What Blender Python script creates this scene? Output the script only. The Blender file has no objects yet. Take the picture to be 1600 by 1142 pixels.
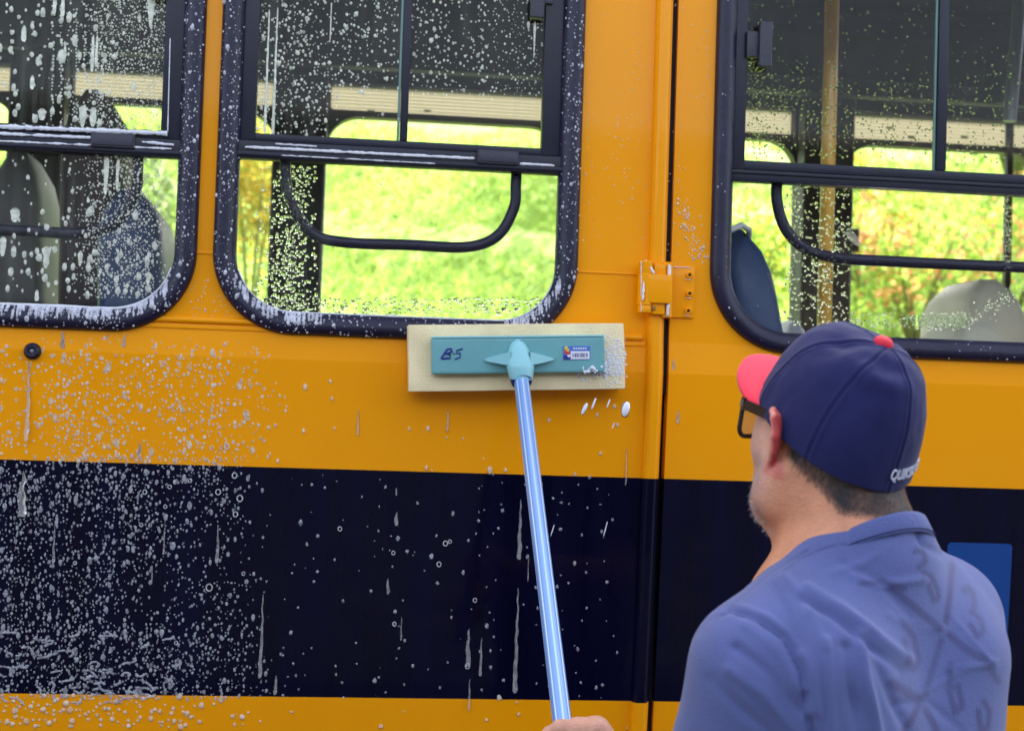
import bpy, bmesh, math, random
import numpy as np
from mathutils import Vector, Matrix, noise as mnoise
import openvdb
random.seed(7); rng = np.random.default_rng(7)
R = math.radians
scene = bpy.context.scene
COL = scene.collection

# ------------------------------------------------------------------ camera
F_PX = 2333.0; PSI = R(6.36); PHI = R(2.2); RHO = R(1.88)
CAM = np.array([0.0, -2.8, 1.6])
_f = np.array([math.sin(PSI)*math.cos(PHI), math.cos(PSI)*math.cos(PHI), math.sin(PHI)])
_r0 = np.array([math.cos(PSI), -math.sin(PSI), 0.0]); _u0 = np.cross(_r0, _f)
_r = math.cos(RHO)*_r0 + math.sin(RHO)*_u0
_u = -math.sin(RHO)*_r0 + math.cos(RHO)*_u0
cd = bpy.data.cameras.new('camera'); cam = bpy.data.objects.new('camera', cd); COL.objects.link(cam)
cam.matrix_world = Matrix(((_r[0], _u[0], -_f[0], CAM[0]), (_r[1], _u[1], -_f[1], CAM[1]), (_r[2], _u[2], -_f[2], CAM[2]), (0, 0, 0, 1)))
cd.sensor_width = 36.0; cd.lens = F_PX/1600*36
cd.clip_start = 0.05; cd.clip_end = 800
cd.dof.use_dof = True; cd.dof.focus_distance = 2.35; cd.dof.aperture_fstop = 6.0
scene.camera = cam

# ------------------------------------------------------------------ light
SUN_EL = R(43); SUN_AZ = R(20)      # sun stands behind the bus, slightly to the right (azimuth from +y towards +x)
w = bpy.data.worlds.new('World'); scene.world = w; w.use_nodes = True
nt = w.node_tree; nt.nodes.clear()
sky = nt.nodes.new('ShaderNodeTexSky'); sky.sky_type = 'NISHITA'; sky.sun_disc = False
sky.sun_elevation = SUN_EL; sky.sun_rotation = SUN_AZ; sky.air_density = 1.0; sky.dust_density = 3.0; sky.ozone_density = 1.5
bgn = nt.nodes.new('ShaderNodeBackground'); bgn.inputs[1].default_value = 0.15
wo = nt.nodes.new('ShaderNodeOutputWorld')
hs = nt.nodes.new('ShaderNodeHueSaturation'); hs.inputs['Saturation'].default_value = .5; nt.links.new(sky.outputs[0], hs.inputs['Color']); nt.links.new(hs.outputs[0], bgn.inputs[0]); nt.links.new(bgn.outputs[0], wo.inputs[0])
sl = bpy.data.lights.new('sun', 'SUN'); sl.energy = 5.0; sl.angle = R(0.6); sl.color = (1.0, 0.95, 0.86)
so = bpy.data.objects.new('sun', sl); COL.objects.link(so)
sdir = Vector((math.sin(SUN_AZ)*math.cos(SUN_EL), math.cos(SUN_AZ)*math.cos(SUN_EL), math.sin(SUN_EL)))
so.rotation_euler = sdir.to_track_quat('Z', 'Y').to_euler()
scene.view_settings.view_transform = 'Standard'; scene.view_settings.look = 'None'
scene.view_settings.exposure = 2.4; scene.view_settings.gamma = 1.0
scene.cycles.max_bounces = 10; scene.cycles.transparent_max_bounces = 24
scene.cycles.transmission_bounces = 8
scene.cycles.sample_clamp_indirect = 6.0
scene.cycles.caustics_refractive = False; scene.cycles.caustics_reflective = False

# ------------------------------------------------------------------ coordinate helpers
def ray(px, py):
    return _f + _r*((px-800)/F_PX) + _u*((571-py)/F_PX)
def P(px, py, y=0.0):
    d = ray(px, py); t = (y-CAM[1])/d[1]
    return CAM + d*t
def proj(v):
    q = np.asarray(v) - CAM
    dz = q@_f
    return 800+F_PX*(q@_r)/dz, 571-F_PX*(q@_u)/dz
def LW(lat, dep, z):
    return np.array([lat*math.cos(PSI)+dep*math.sin(PSI), -2.8-lat*math.sin(PSI)+dep*math.cos(PSI), z])
def W(px, py, dep):
    return CAM + ray(px, py)*dep

# ------------------------------------------------------------------ materials
def mat(name, color, rough=0.5, metal=0.0, coat=0.0, spec=0.5, var=0.0, vscale=8.0, bump=0.0, bscale=40.0, rvar=0.0,
        sss=0.0, sheen=0.0, trans=0.0, attr=None, stretch=None, coat_rough=0.05):
    m = bpy.data.materials.new(name); m.use_nodes = True
    t = m.node_tree; b = t.nodes['Principled BSDF']; L = t.links
    b.inputs['Base Color'].default_value = (*color, 1); b.inputs['Roughness'].default_value = rough
    b.inputs['Metallic'].default_value = metal; b.inputs['Coat Weight'].default_value = coat
    b.inputs['Coat Roughness'].default_value = coat_rough
    b.inputs['Specular IOR Level'].default_value = spec
    if sss: 
        b.inputs['Subsurface Weight'].default_value = sss; b.inputs['Subsurface Radius'].default_value = (0.012, 0.004, 0.002)
        b.inputs['Subsurface Scale'].default_value = 1.0
    if sheen: b.inputs['Sheen Weight'].default_value = sheen; b.inputs['Sheen Roughness'].default_value = 0.5
    if trans: b.inputs['Transmission Weight'].default_value = trans
    tc = t.nodes.new('ShaderNodeTexCoord'); vec = tc.outputs['Object']
    if stretch:
        mp = t.nodes.new('ShaderNodeMapping'); mp.inputs['Scale'].default_value = stretch
        L.new(vec, mp.inputs['Vector']); vec = mp.outputs['Vector']
    col = None
    if attr:
        a = t.nodes.new('ShaderNodeAttribute'); a.attribute_name = attr; col = a.outputs['Color']
    if var:
        n = t.nodes.new('ShaderNodeTexNoise'); n.inputs['Scale'].default_value = vscale; n.inputs['Detail'].default_value = 6
        L.new(vec, n.inputs['Vector'])
        mr = t.nodes.new('ShaderNodeMapRange'); mr.inputs[1].default_value = 0.3; mr.inputs[2].default_value = 0.7
        mr.inputs[3].default_value = 1-var; mr.inputs[4].default_value = 1+var
        L.new(n.outputs['Fac'], mr.inputs[0])
        mx = t.nodes.new('ShaderNodeMix'); mx.data_type = 'RGBA'; mx.blend_type = 'MULTIPLY'; mx.inputs[0].default_value = 1
        if col: L.new(col, mx.inputs[6])
        else: mx.inputs[6].default_value = (*color, 1)
        L.new(mr.outputs[0], mx.inputs[7]); col = mx.outputs[2]
        if rvar:
            m2 = t.nodes.new('ShaderNodeMapRange'); m2.inputs[1].default_value = 0.3; m2.inputs[2].default_value = 0.7
            m2.inputs[3].default_value = max(0, rough-rvar); m2.inputs[4].default_value = rough+rvar
            L.new(n.outputs['Fac'], m2.inputs[0]); L.new(m2.outputs[0], b.inputs['Roughness'])
    if col: L.new(col, b.inputs['Base Color'])
    if bump:
        n = t.nodes.new('ShaderNodeTexNoise'); n.inputs['Scale'].default_value = bscale; n.inputs['Detail'].default_value = 4
        L.new(vec, n.inputs['Vector'])
        bp = t.nodes.new('ShaderNodeBump'); bp.inputs['Strength'].default_value = bump; bp.inputs['Distance'].default_value = 0.01
        L.new(n.outputs['Fac'], bp.inputs['Height']); L.new(bp.outputs[0], b.inputs['Normal'])
    return m

def glass_mat(name, tint=(1, 1, 1), refl=0.22):
    m = bpy.data.materials.new(name); m.use_nodes = True; t = m.node_tree; t.nodes.clear(); L = t.links
    o = t.nodes.new('ShaderNodeOutputMaterial'); tr = t.nodes.new('ShaderNodeBsdfTransparent'); tr.inputs[0].default_value = (*tint, 1)
    g = t.nodes.new('ShaderNodeBsdfGlossy'); g.inputs['Roughness'].default_value = 0.02
    fr = t.nodes.new('ShaderNodeFresnel'); fr.inputs[0].default_value = 1.45
    mu = t.nodes.new('ShaderNodeMath'); mu.operation = 'MULTIPLY'; mu.inputs[1].default_value = refl
    L.new(fr.outputs[0], mu.inputs[0])
    mx = t.nodes.new('ShaderNodeMixShader'); L.new(mu.outputs[0], mx.inputs[0]); L.new(tr.outputs[0], mx.inputs[1]); L.new(g.outputs[0], mx.inputs[2])
    L.new(mx.outputs[0], o.inputs[0]); return m

def foam_mat(name, op, col=(0.85, 0.83, 0.85), transl=0.35, vary=True):
    """translucent soap film: partly see-through, partly white scattering, glossy skin"""
    m = bpy.data.materials.new(name); m.use_nodes = True; t = m.node_tree; t.nodes.clear(); L = t.links
    o = t.nodes.new('ShaderNodeOutputMaterial')
    d = t.nodes.new('ShaderNodeBsdfDiffuse'); d.inputs[0].default_value = (*col, 1)
    tl = t.nodes.new('ShaderNodeBsdfTranslucent'); tl.inputs[0].default_value = (*col, 1)
    m1 = t.nodes.new('ShaderNodeMixShader'); m1.inputs[0].default_value = transl
    L.new(d.outputs[0], m1.inputs[1]); L.new(tl.outputs[0], m1.inputs[2])
    tp = t.nodes.new('ShaderNodeBsdfTransparent')
    m2 = t.nodes.new('ShaderNodeMixShader'); m2.inputs[0].default_value = op
    if vary:
        tc = t.nodes.new('ShaderNodeTexCoord'); n = t.nodes.new('ShaderNodeTexNoise'); n.inputs['Scale'].default_value = 90
        L.new(tc.outputs['Object'], n.inputs['Vector'])
        mr = t.nodes.new('ShaderNodeMapRange'); mr.inputs[1].default_value = .3; mr.inputs[2].default_value = .7
        mr.inputs[3].default_value = op*.55; mr.inputs[4].default_value = min(1, op*1.35)
        L.new(n.outputs['Fac'], mr.inputs[0]); L.new(mr.outputs[0], m2.inputs[0])
    L.new(tp.outputs[0], m2.inputs[1]); L.new(m1.outputs[0], m2.inputs[2])
    g = t.nodes.new('ShaderNodeBsdfGlossy'); g.inputs['Roughness'].default_value = 0.08
    fr = t.nodes.new('ShaderNodeFresnel'); fr.inputs[0].default_value = 1.33
    m3 = t.nodes.new('ShaderNodeMixShader'); L.new(fr.outputs[0], m3.inputs[0]); L.new(m2.outputs[0], m3.inputs[1]); L.new(g.outputs[0], m3.inputs[2])
    L.new(m3.outputs[0], o.inputs[0]); return m

def water_mat(name, op=0.12):
    m = bpy.data.materials.new(name); m.use_nodes = True; t = m.node_tree; t.nodes.clear(); L = t.links
    o = t.nodes.new('ShaderNodeOutputMaterial')
    g = t.nodes.new('ShaderNodeBsdfGlass'); g.inputs['IOR'].default_value = 1.33; g.inputs['Roughness'].default_value = 0.0
    d = t.nodes.new('ShaderNodeBsdfTranslucent'); d.inputs[0].default_value = (.95, 1, .75, 1)
    m1 = t.nodes.new('ShaderNodeMixShader'); m1.inputs[0].default_value = op
    L.new(g.outputs[0], m1.inputs[1]); L.new(d.outputs[0], m1.inputs[2]); L.new(m1.outputs[0], o.inputs[0]); return m

M = {}
M['orange'] = mat('orange_paint', (0.86, 0.315, 0.001), rough=0.3, coat=0.14, coat_rough=0.04, spec=0.12, var=0.035, vscale=3, bump=0.05, bscale=5, stretch=(1, 1, .5))
M['stripe'] = mat('black_stripe_paint', (0.0008, 0.0010, 0.0125), rough=0.3, coat=0.12, coat_rough=0.05, spec=0.08, var=0.3, vscale=4, rvar=.12, bump=0.03, bscale=5, stretch=(5, 1, .35))
M['rubber'] = mat('black_rubber', (0.009, 0.0075, 0.027), rough=0.38, spec=0.34, var=0.25, vscale=30, bump=0.1, bscale=120)
M['frame'] = mat('dark_frame_metal', (0.006, 0.006, 0.020), rough=0.35, spec=0.35, var=0.2, vscale=20)
M['plastic'] = mat('latch_plastic', (0.02, 0.018, 0.035), rough=0.45, bump=.1, bscale=200)
M['glass'] = glass_mat('window_glass')
M['edge'] = mat('glass_edge', (0.10, 0.2, 0.17), rough=0.2)
M['interior'] = mat('dark_interior', (0.026, 0.020, 0.024), rough=0.6, var=0.25, vscale=5, bump=.1, bscale=15)
M['pillar'] = mat('dark_pillar', (0.03, 0.024, 0.022), rough=0.6, var=0.3, vscale=9)
M['cream'] = mat('cream_trim', (0.62, 0.52, 0.33), rough=0.6, var=.05)
M['yellow'] = mat('yellow_pole', (0.85, 0.45, 0.03), rough=0.35, coat=.3)
M['greypole'] = mat('grey_pole', (0.2, 0.2, 0.22), rough=.4, metal=.6)
M['seatblue'] = mat('blue_seat', (0.016, 0.045, 0.13), rough=0.45, bump=.15, bscale=60, var=.15)
M['seatdark'] = mat('dark_seat', (0.03, 0.014, 0.014), rough=0.6, bump=.1, bscale=60, var=.3, vscale=12)
M['seatcream'] = mat('cream_seat', (0.86, 0.82, 0.62), rough=0.6, bump=.1, bscale=80, var=.06)
M['seatgrey'] = mat('grey_seat', (0.16, 0.16, 0.15), rough=0.6, bump=.1, bscale=80, var=.06)
M['white'] = mat('white_trim', (0.75, 0.78, 0.82), rough=.5)
M['dark'] = mat('dark_gap', (0.004, 0.003, 0.006), rough=.8)
M['steel'] = mat('screw_steel', (0.25, 0.1, 0.01), rough=.5)
M['sign'] = mat('blue_sign', (0.002, 0.045, 0.21), rough=.35, spec=.3, var=.04)
M['sponge'] = mat('sponge_foam', (0.80, 0.66, 0.40), rough=.9, var=.10, vscale=14, bump=.22, bscale=260, spec=.1)
M['teal'] = mat('teal_plastic', (0.13, 0.34, 0.36), rough=.35, var=.06, vscale=20, bump=.04, bscale=30)
M['tealight'] = mat('pale_teal_plastic', (0.24, 0.52, 0.56), rough=.3)
M['navy'] = mat('navy_plastic', (0.01, 0.012, 0.12), rough=.4)
M['pole'] = mat('blue_anodised', (0.22, 0.34, 0.74), rough=.3, metal=.25, spec=.6, attr='Col')
M['ink'] = mat('navy_ink', (0.01, 0.01, 0.2), rough=.5)
M['lblue'] = mat('label_blue', (0.05, 0.15, 0.5), rough=.4); M['lwhite'] = mat('label_white', (0.7, 0.68, 0.72), rough=.4)
M['lred'] = mat('label_red', (0.6, 0.04, 0.03), rough=.4); M['lyel'] = mat('label_yellow', (0.85, 0.5, 0.02), rough=.4)
M['faint'] = mat('etched_marking', (0.30, 0.42, 0.16), rough=.6)
M['shirt'] = mat('blue_cotton', (0.115, 0.135, 0.40), rough=.85, spec=.15, sheen=.25, attr='Col', bump=.3, bscale=520, var=.08, vscale=14)
M['collar'] = mat('blue_cotton_rib', (0.088, 0.108, 0.27), rough=.85, spec=.15, sheen=.2, bump=.3, bscale=300)
M['stitch'] = mat('navy_stitching', (0.02, 0.022, 0.09), rough=.9)
M['pants'] = mat('dark_denim', (0.03, 0.035, 0.06), rough=.9, bump=.2, bscale=200, var=.15)
M['shoe'] = mat('black_shoe', (0.02, 0.02, 0.02), rough=.6)
M['cap'] = mat('navy_cap_cloth', (0.011, 0.013, 0.074), rough=.8, spec=.2, sheen=.1, bump=.15, bscale=500, var=.08, vscale=14)
M['brim'] = mat('red_brim_cloth', (0.85, 0.032, 0.07), rough=.8, spec=.15, sheen=.2, bump=.1, bscale=500)
M['button'] = mat('red_button_cloth', (0.6, 0.01, 0.035), rough=.7)
M['thread'] = mat('white_thread', (0.62, 0.64, 0.75), rough=.8)
M['skin'] = mat('skin', (0.55, 0.30, 0.2), rough=.5, spec=.35, sss=.2, attr='Col', bump=.25, bscale=260, var=.12, vscale=45)
M['hair'] = mat('dark_hair', (0.012, 0.009, 0.010), rough=.6)
M['beard'] = mat('grey_beard', (0.45, 0.43, 0.45), rough=.6)
M['black'] = mat('black_acetate', (0.006, 0.006, 0.009), rough=.25)
M['lens'] = glass_mat('lens_glass', (.93, .93, .93), .4)
M['foam'] = foam_mat('soap_film', .30, (.86,.86,.95), .06)
M['foamthin'] = foam_mat('thin_soap_film', .42, (1.0, 0.88, 0.72), .04)
M['foamglass'] = foam_mat('soap_on_glass', .9, (0.95, 0.95, 0.84), .35)
M['foamthick'] = foam_mat('thick_soap', .97, (0.86, 0.86, 0.93), .2, False)
M['water'] = water_mat('water_bead', .22)

# ------------------------------------------------------------------ mesh helpers
def link(name, me, m, parent=None, smooth=True):
    o = bpy.data.objects.new(name, me); COL.objects.link(o)
    if m is not None:
        for x in (m if isinstance(m, (list, tuple)) else [m]): me.materials.append(x)
    if parent is not None: o.parent = parent; o.matrix_parent_inverse = parent.matrix_world.inverted()
    if smooth: me.polygons.foreach_set('use_smooth', [True]*len(me.polygons))
    return o
def empty(name, loc=(0, 0, 0)):
    o = bpy.data.objects.new(name, None); COL.objects.link(o); o.location = loc; o.empty_display_size = .1
    bpy.context.view_layer.update(); return o
def tag(o, label=None, cat=None, group=None, kind=None):
    if label: o['label'] = label
    if cat: o['category'] = cat
    if group: o['group'] = group
    if kind: o['kind'] = kind
    return o
def pyme(name, v, f):
    me = bpy.data.meshes.new(name); me.from_pydata([tuple(map(float, a)) for a in v], [], [tuple(int(i) for i in a) for a in f]); me.update(); return me
def autosmooth(o, ang=35):
    me = o.data
    bm = bmesh.new(); bm.from_mesh(me)
    for e in bm.edges:
        if len(e.link_faces) == 2: e.smooth = e.calc_face_angle(0) < R(ang)
        else: e.smooth = False
    for f in bm.faces: f.smooth = True
    bm.to_mesh(me); bm.free(); return o
def BM(bm, name, m, parent=None, ang=35):
    me = bpy.data.meshes.new(name); bm.to_mesh(me); bm.free(); o = link(name, me, m, parent, True); return autosmooth(o, ang)
def box(bm, x0, x1, y0, y1, z0, z1, bev=0.0, seg=2):
    r = bmesh.ops.create_cube(bm, size=1.0); vs = r['verts']
    for v in vs: v.co = Vector(((x0+x1)/2+v.co.x*(x1-x0), (y0+y1)/2+v.co.y*(y1-y0), (z0+z1)/2+v.co.z*(z1-z0)))
    if bev > 0:
        es = list({e for v in vs for e in v.link_edges})
        g = bmesh.ops.bevel(bm, geom=es, offset=bev, segments=seg, profile=.7, affect='EDGES')
    return vs
def boxo(name, m, parent, x0, x1, y0, y1, z0, z1, bev=0.0, seg=2):
    bm = bmesh.new(); box(bm, x0, x1, y0, y1, z0, z1, bev, seg); return BM(bm, name, m, parent)
def tube(path, rad, seg=12, cap=True, closed=False, squash=None):
    """vertices / faces of a tube along path; rad number or list"""
    pts = [np.array(p, float) for p in path]; n = len(pts)
    rads = [rad]*n if np.isscalar(rad) else list(rad)
    V = []; Fc = []; up = None
    for i, p in enumerate(pts):
        a = pts[(i-1) % n] if (closed or i > 0) else p; b = pts[(i+1) % n] if (closed or i < n-1) else p
        t = b-a; t = t/(np.linalg.norm(t)+1e-12)
        if up is None:
            up = np.array([0, 0, 1.]) if abs(t[2]) < .9 else np.array([0, 1., 0])
        s = np.cross(t, up); s /= np.linalg.norm(s)+1e-12; up = np.cross(s, t)
        for k in range(seg):
            an = 2*math.pi*k/seg
            V.append(p + rads[i]*(math.cos(an)*s+math.sin(an)*up))
    m_ = n if closed else n-1
    for i in range(m_):
        for k in range(seg):
            a = i*seg+k; b = i*seg+(k+1) % seg; c = ((i+1) % n)*seg+(k+1) % seg; d = ((i+1) % n)*seg+k
            Fc.append((a, b, c, d))
    if cap and not closed:
        Fc.append(tuple(range(seg-1, -1, -1))); Fc.append(tuple((n-1)*seg+k for k in range(seg)))
    return V, Fc
def tubeo(name, m, parent, path, rad, seg=12, closed=False):
    V, Fc = tube(path, rad, seg, True, closed); return autosmooth(link(name, pyme(name, V, Fc), m, parent), 50)
def lathe(prof, axis_o, axis_d, seg=24):
    d = Vector(axis_d).normalized(); q = d.to_track_quat('Z', 'Y').to_matrix()
    V = []; Fc = []
    for (r, h) in prof:
        for k in range(seg):
            a = 2*math.pi*k/seg; V.append(Vector(axis_o)+q@Vector((r*math.cos(a), r*math.sin(a), h)))
    for i in range(len(prof)-1):
        for k in range(seg):
            Fc.append((i*seg+k, i*seg+(k+1) % seg, (i+1)*seg+(k+1) % seg, (i+1)*seg+k))
    Fc.append(tuple(range(seg-1, -1, -1))); Fc.append(tuple((len(prof)-1)*seg+k for k in range(seg)))
    return V, Fc
def latheo(name, m, parent, prof, o, d, seg=24):
    V, Fc = lathe(prof, o, d, seg); return autosmooth(link(name, pyme(name, V, Fc), m, parent), 40)
def rrect(x0, x1, z0, z1, r, n=12):
    out = []
    for cx, cz, a0 in ((x1-r, z1-r, 0), (x0+r, z1-r, 90), (x0+r, z0+r, 180), (x1-r, z0+r, 270)):
        for k in range(n+1):
            a = R(a0+90*k/n); out.append((cx+r*math.cos(a), cz+r*math.sin(a)))
    return out
def fill2d(loops, y0, y1, name, m, parent):
    """flat sheet in xz with holes (first loop is the outside), thickness from y0 (front) to y1"""
    bm = bmesh.new(); es = []
    for lp in loops:
        vs = [bm.verts.new((x, y0, z)) for x, z in lp]
        for i in range(len(vs)): es.append(bm.edges.new((vs[i], vs[(i+1) % len(vs)])))
    g = bmesh.ops.triangle_fill(bm, use_beauty=True, use_dissolve=False, edges=es, normal=(0, -1, 0))
    fs = [f for f in bm.faces]
    for f in fs:
        if f.normal.y > 0: f.normal_flip()
    ex = bmesh.ops.extrude_face_region(bm, geom=fs)
    for v in [e for e in ex['geom'] if isinstance(e, bmesh.types.BMVert)]: v.co.y = y1
    bmesh.ops.recalc_face_normals(bm, faces=bm.faces)
    return BM(bm, name, m, parent, 30)
def sweep(loop, prof, name, m, parent):
    """loop (x,z) closed, prof list of (outward offset, y) open profile swept round it"""
    n = len(loop); c = np.array(loop); V = []; Fc = []
    for i in range(n):
        t = c[(i+1) % n]-c[(i-1) % n]; t /= np.linalg.norm(t); nrm = np.array([t[1], -t[0]])
        for (o, y) in prof: V.append((c[i][0]+nrm[0]*o, y, c[i][1]+nrm[1]*o))
    k = len(prof)
    for i in range(n):
        for j in range(k-1):
            a = i*k+j; b = ((i+1) % n)*k+j; Fc.append((a, a+1, b+1, b))
    return link(name, pyme(name, V, Fc), m, parent)
_tc = {}
def text_geo(s, size):
    if (s, size) in _tc: return _tc[(s, size)]
    cu = bpy.data.curves.new('t', 'FONT'); cu.body = s; cu.size = size; cu.align_x = 'CENTER'; cu.align_y = 'CENTER'; cu.resolution_u = 4
    cu.extrude = size*.02
    o = bpy.data.objects.new('t', cu); COL.objects.link(o); dg = bpy.context.evaluated_depsgraph_get()
    me = o.evaluated_get(dg).to_mesh(); V = [tuple(v.co) for v in me.vertices]; Fc = [tuple(p.vertices) for p in me.polygons]
    o.evaluated_get(dg).to_mesh_clear(); bpy.data.objects.remove(o); bpy.data.curves.remove(cu)
    _tc[(s, size)] = (V, Fc); return V, Fc
def nz(x, y=0., z=0.): return mnoise.noise(Vector((x, y, z)))

# ------------------------------------------------------------------ the setting: ground, bank, road
def setting():
    gm = mat('wet_asphalt', (0.045, 0.045, 0.047), rough=.45, var=.3, vscale=3, bump=.4, bscale=60, rvar=.2)
    bm = bmesh.new(); bmesh.ops.create_grid(bm, x_segments=2, y_segments=2, size=300)
    g = BM(bm, 'ground', gm); tag(g, kind='structure')
    # grassy bank rising behind the bus
    gr = mat('bank_grass', (0.24, 0.38, 0.06), rough=.9, spec=.1, var=.12, vscale=1.3, bump=.1, bscale=30)
    xs = np.linspace(-16, 30, 93); ys = np.linspace(4.2, 26, 60); V = []; Fc = []
    for y in ys:
        for x in xs:
            t = (y-4.2); z = .02+.36*max(0, t-.4)+.12*nz(x*.5, y*.5)*min(1, t)+.05*nz(x*2, y*2, 3)*min(1, t)
            V.append((x, y, z))
    nx = len(xs)
    for j in range(len(ys)-1):
        for i in range(nx-1): a = j*nx+i; Fc.append((a, a+1, a+nx+1, a+nx))
    tag(link('grass_bank', pyme('grass_bank', V, Fc), gr), kind='structure')
    # grass blades as stuff
    bl = bpy.data.materials.new('leaf_blade'); bl.use_nodes = True; t = bl.node_tree; t.nodes.clear()
    oo = t.nodes.new('ShaderNodeOutputMaterial'); at_ = t.nodes.new('ShaderNodeAttribute'); at_.attribute_name = 'Col'; d_ = t.nodes.new('ShaderNodeBsdfDiffuse'); tr_ = t.nodes.new('ShaderNodeBsdfTranslucent'); mm_ = t.nodes.new('ShaderNodeMixShader'); mm_.inputs[0].default_value = .5
    t.links.new(at_.outputs['Color'], d_.inputs[0]); t.links.new(at_.outputs['Color'], tr_.inputs[0]); t.links.new(d_.outputs[0], mm_.inputs[1]); t.links.new(tr_.outputs[0], mm_.inputs[2]); t.links.new(mm_.outputs[0], oo.inputs[0])
    n = 90000; V = np.zeros((n, 3, 3)); x = rng.uniform(-5, 13, n); y = 7.5+rng.uniform(0, 1, n)**1.2*16
    z = .02+.36*np.maximum(0, y-4.6)
    h = rng.uniform(.04, .10, n); wd = rng.uniform(.012, .025, n); a = rng.uniform(0, np.pi, n); lx = rng.normal(0, .06, n); ly = rng.normal(-.02, .05, n)
    V[:, 0] = np.stack([x-wd*np.cos(a), y-wd*np.sin(a), z], 1); V[:, 1] = np.stack([x+wd*np.cos(a), y+wd*np.sin(a), z], 1); V[:, 2] = np.stack([x+lx, y+ly, z+h], 1)
    me = pyme('grass', V.reshape(-1, 3), np.arange(3*n).reshape(n, 3))
    ca = me.color_attributes.new('Col', 'FLOAT_COLOR', 'POINT')
    pal = np.array([[.29, .44, .08], [.31, .46, .09], [.27, .42, .08], [.33, .45, .09]])
    c = pal[rng.integers(0, 4, n)]*rng.uniform(.92, 1.08, (n, 1)); c4 = np.ones((n, 3, 4)); c4[:, :, :3] = c[:, None, :]
    ca.data.foreach_set('color', c4.reshape(-1)); tag(link('grass', me, bl, None, False), 'bright green grass covering the bank beyond the windows', 'grass', kind='stuff')
    # shrubs: crowns of leaf clumps
    stemm = mat('green_bark', (.16, .17, .05), rough=.8)
    def shrub(cx, cy, rx, rz, cols, label, nleaf=2600, h0=None, grp=None, name='shrub'):
        gz = .36*max(0, cy-4.6); h0 = rz*1.0 if h0 is None else h0
        root = empty(name, (cx, cy, gz)); tag(root, label, 'tree' if name == 'tree' else 'shrub', grp)
        n = nleaf; cl = rng.normal(0, 1, (34, 3)); cl /= np.linalg.norm(cl, axis=1)[:, None]; cl *= rng.uniform(.35, .95, (34, 1))
        k = rng.integers(0, 34, n); c = cl[k]+rng.normal(0, .17, (n, 3)); c *= np.array([rx, rx, rz]); c += np.array([cx, cy, gz+h0])
        c = c[c[:, 2] > gz+.02]; k = k[:len(c)]; n = len(c)
        s = rng.uniform(.03, .075, n)*(1.0 if rx < 1.5 else 1.7); d1 = rng.normal(0, 1, (n, 3)); d1 /= np.linalg.norm(d1, axis=1)[:, None]
        d2 = np.cross(d1, rng.normal(0, 1, (n, 3))); d2 /= np.linalg.norm(d2, axis=1)[:, None]
        V = np.stack([c-d1*s[:, None], c+d2*s[:, None]*.45, c+d1*s[:, None], c-d2*s[:, None]*.45], 1)
        me = pyme('foliage', V.reshape(-1, 3), np.arange(4*n).reshape(n, 4))
        ca = me.color_attributes.new('Col', 'FLOAT_COLOR', 'POINT'); cols = np.array(cols); pick = cols[(k*7+rng.integers(0, 3, n)) % len(cols)]*rng.uniform(.75, 1.25, (n, 1))
        c4 = np.ones((n, 4, 4)); c4[:, :, :3] = pick[:, None, :]; ca.data.foreach_set('color', c4.reshape(-1))
        link('foliage', me, bl, root, False)
        V = []; Fc = []
        for q in range(5):
            a = q*1.3; p0 = np.array([cx, cy, gz-.05]); p1 = p0+np.array([math.cos(a)*rx*.25, math.sin(a)*rx*.25, h0*.7]); p2 = p0+np.array([math.cos(a)*rx*.6, math.sin(a)*rx*.6, h0*1.3])
            v, f = tube([p0, p1, p2], [.03*rx+.006, .018*rx+.005, .004], 7); o = len(V); V += v; Fc += [tuple(i+o for i in ff) for ff in f]
        link('stem', pyme('stem', V, Fc), stemm, root)
    G = [(.28, .44, .06), (.30, .46, .07), (.26, .4, .06), (.38, .46, .07)]
    O = [(.28, .44, .06), (.7, .34, .14), (.3, .46, .08), (.5, .46, .08), (.28, .42, .07), (.34, .47, .1), (.27, .42, .06), (.68, .3, .16)]
    def sp_(px, py, y, rx, rz, cols, label, n_):
        c = P(px, py, y); gz = .36*(y-4.6); shrub(c[0], y, rx, rz, cols, label, n_, max(.1, c[2]-gz), 'shrubs on the bank')
    sp_(1430, 395, 11.5, .95, .7, O, 'orange and red leaved shrub on the bank, seen in the middle of the rightmost window', 1500)
    sp_(1580, 400, 12.5, .9, .9, O, 'orange flecked shrub on the bank at the right edge of the view', 1200)
    sp_(1345, 330, 13.0, .7, .6, G+[(.5, .3, .05)], 'yellow green shrub just right of the yellow pole, on the bank', 1000)
    sp_(1180, 400, 12.0, .5, .7, G+[(.4, .38, .05)], 'light green shrub left of the dark pillar in the right window', 900)
    sp_(398, 290, 11.0, .42, .75, [(.6, .45, .08), (.55, .48, .1), (.4, .45, .1)], 'yellow leaved shrub seen at the left edge of the middle window', 1500)
    sp_(245, 350, 12.0, .5, .9, [(.3, .36, .2), (.2, .3, .08)], 'pale green shrub seen through the left window', 1300)
    for i, (x, y, lab) in enumerate([(-7, 21, 'leftmost tall green tree at the top of the grass bank'), (-1, 23, 'second tall tree from the left above the bank'), (5, 22, 'tall green tree above the bank behind the middle window'), (11, 21, 'tall green tree above the bank behind the right window'), (17, 23, 'rightmost tall green tree at the top of the bank')]):
        shrub(x, y, 3.2, 3.4, [(.05, .11, .015), (.07, .15, .015), (.04, .08, .02)], lab, 5200, 3.6, 'trees at the top of the bank', 'tree')
    # unseen dark building added behind the viewer: darkens reflections, blocks low sky light
    sh = empty('added_shed', (0, -11, 0)); tag(sh, 'unseen long dark green building added behind the viewer to darken reflections in the bus', 'building')
    cm = mat('added_shed_cladding', (0.018, 0.024, 0.026), rough=.7, var=.3, vscale=2)
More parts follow.
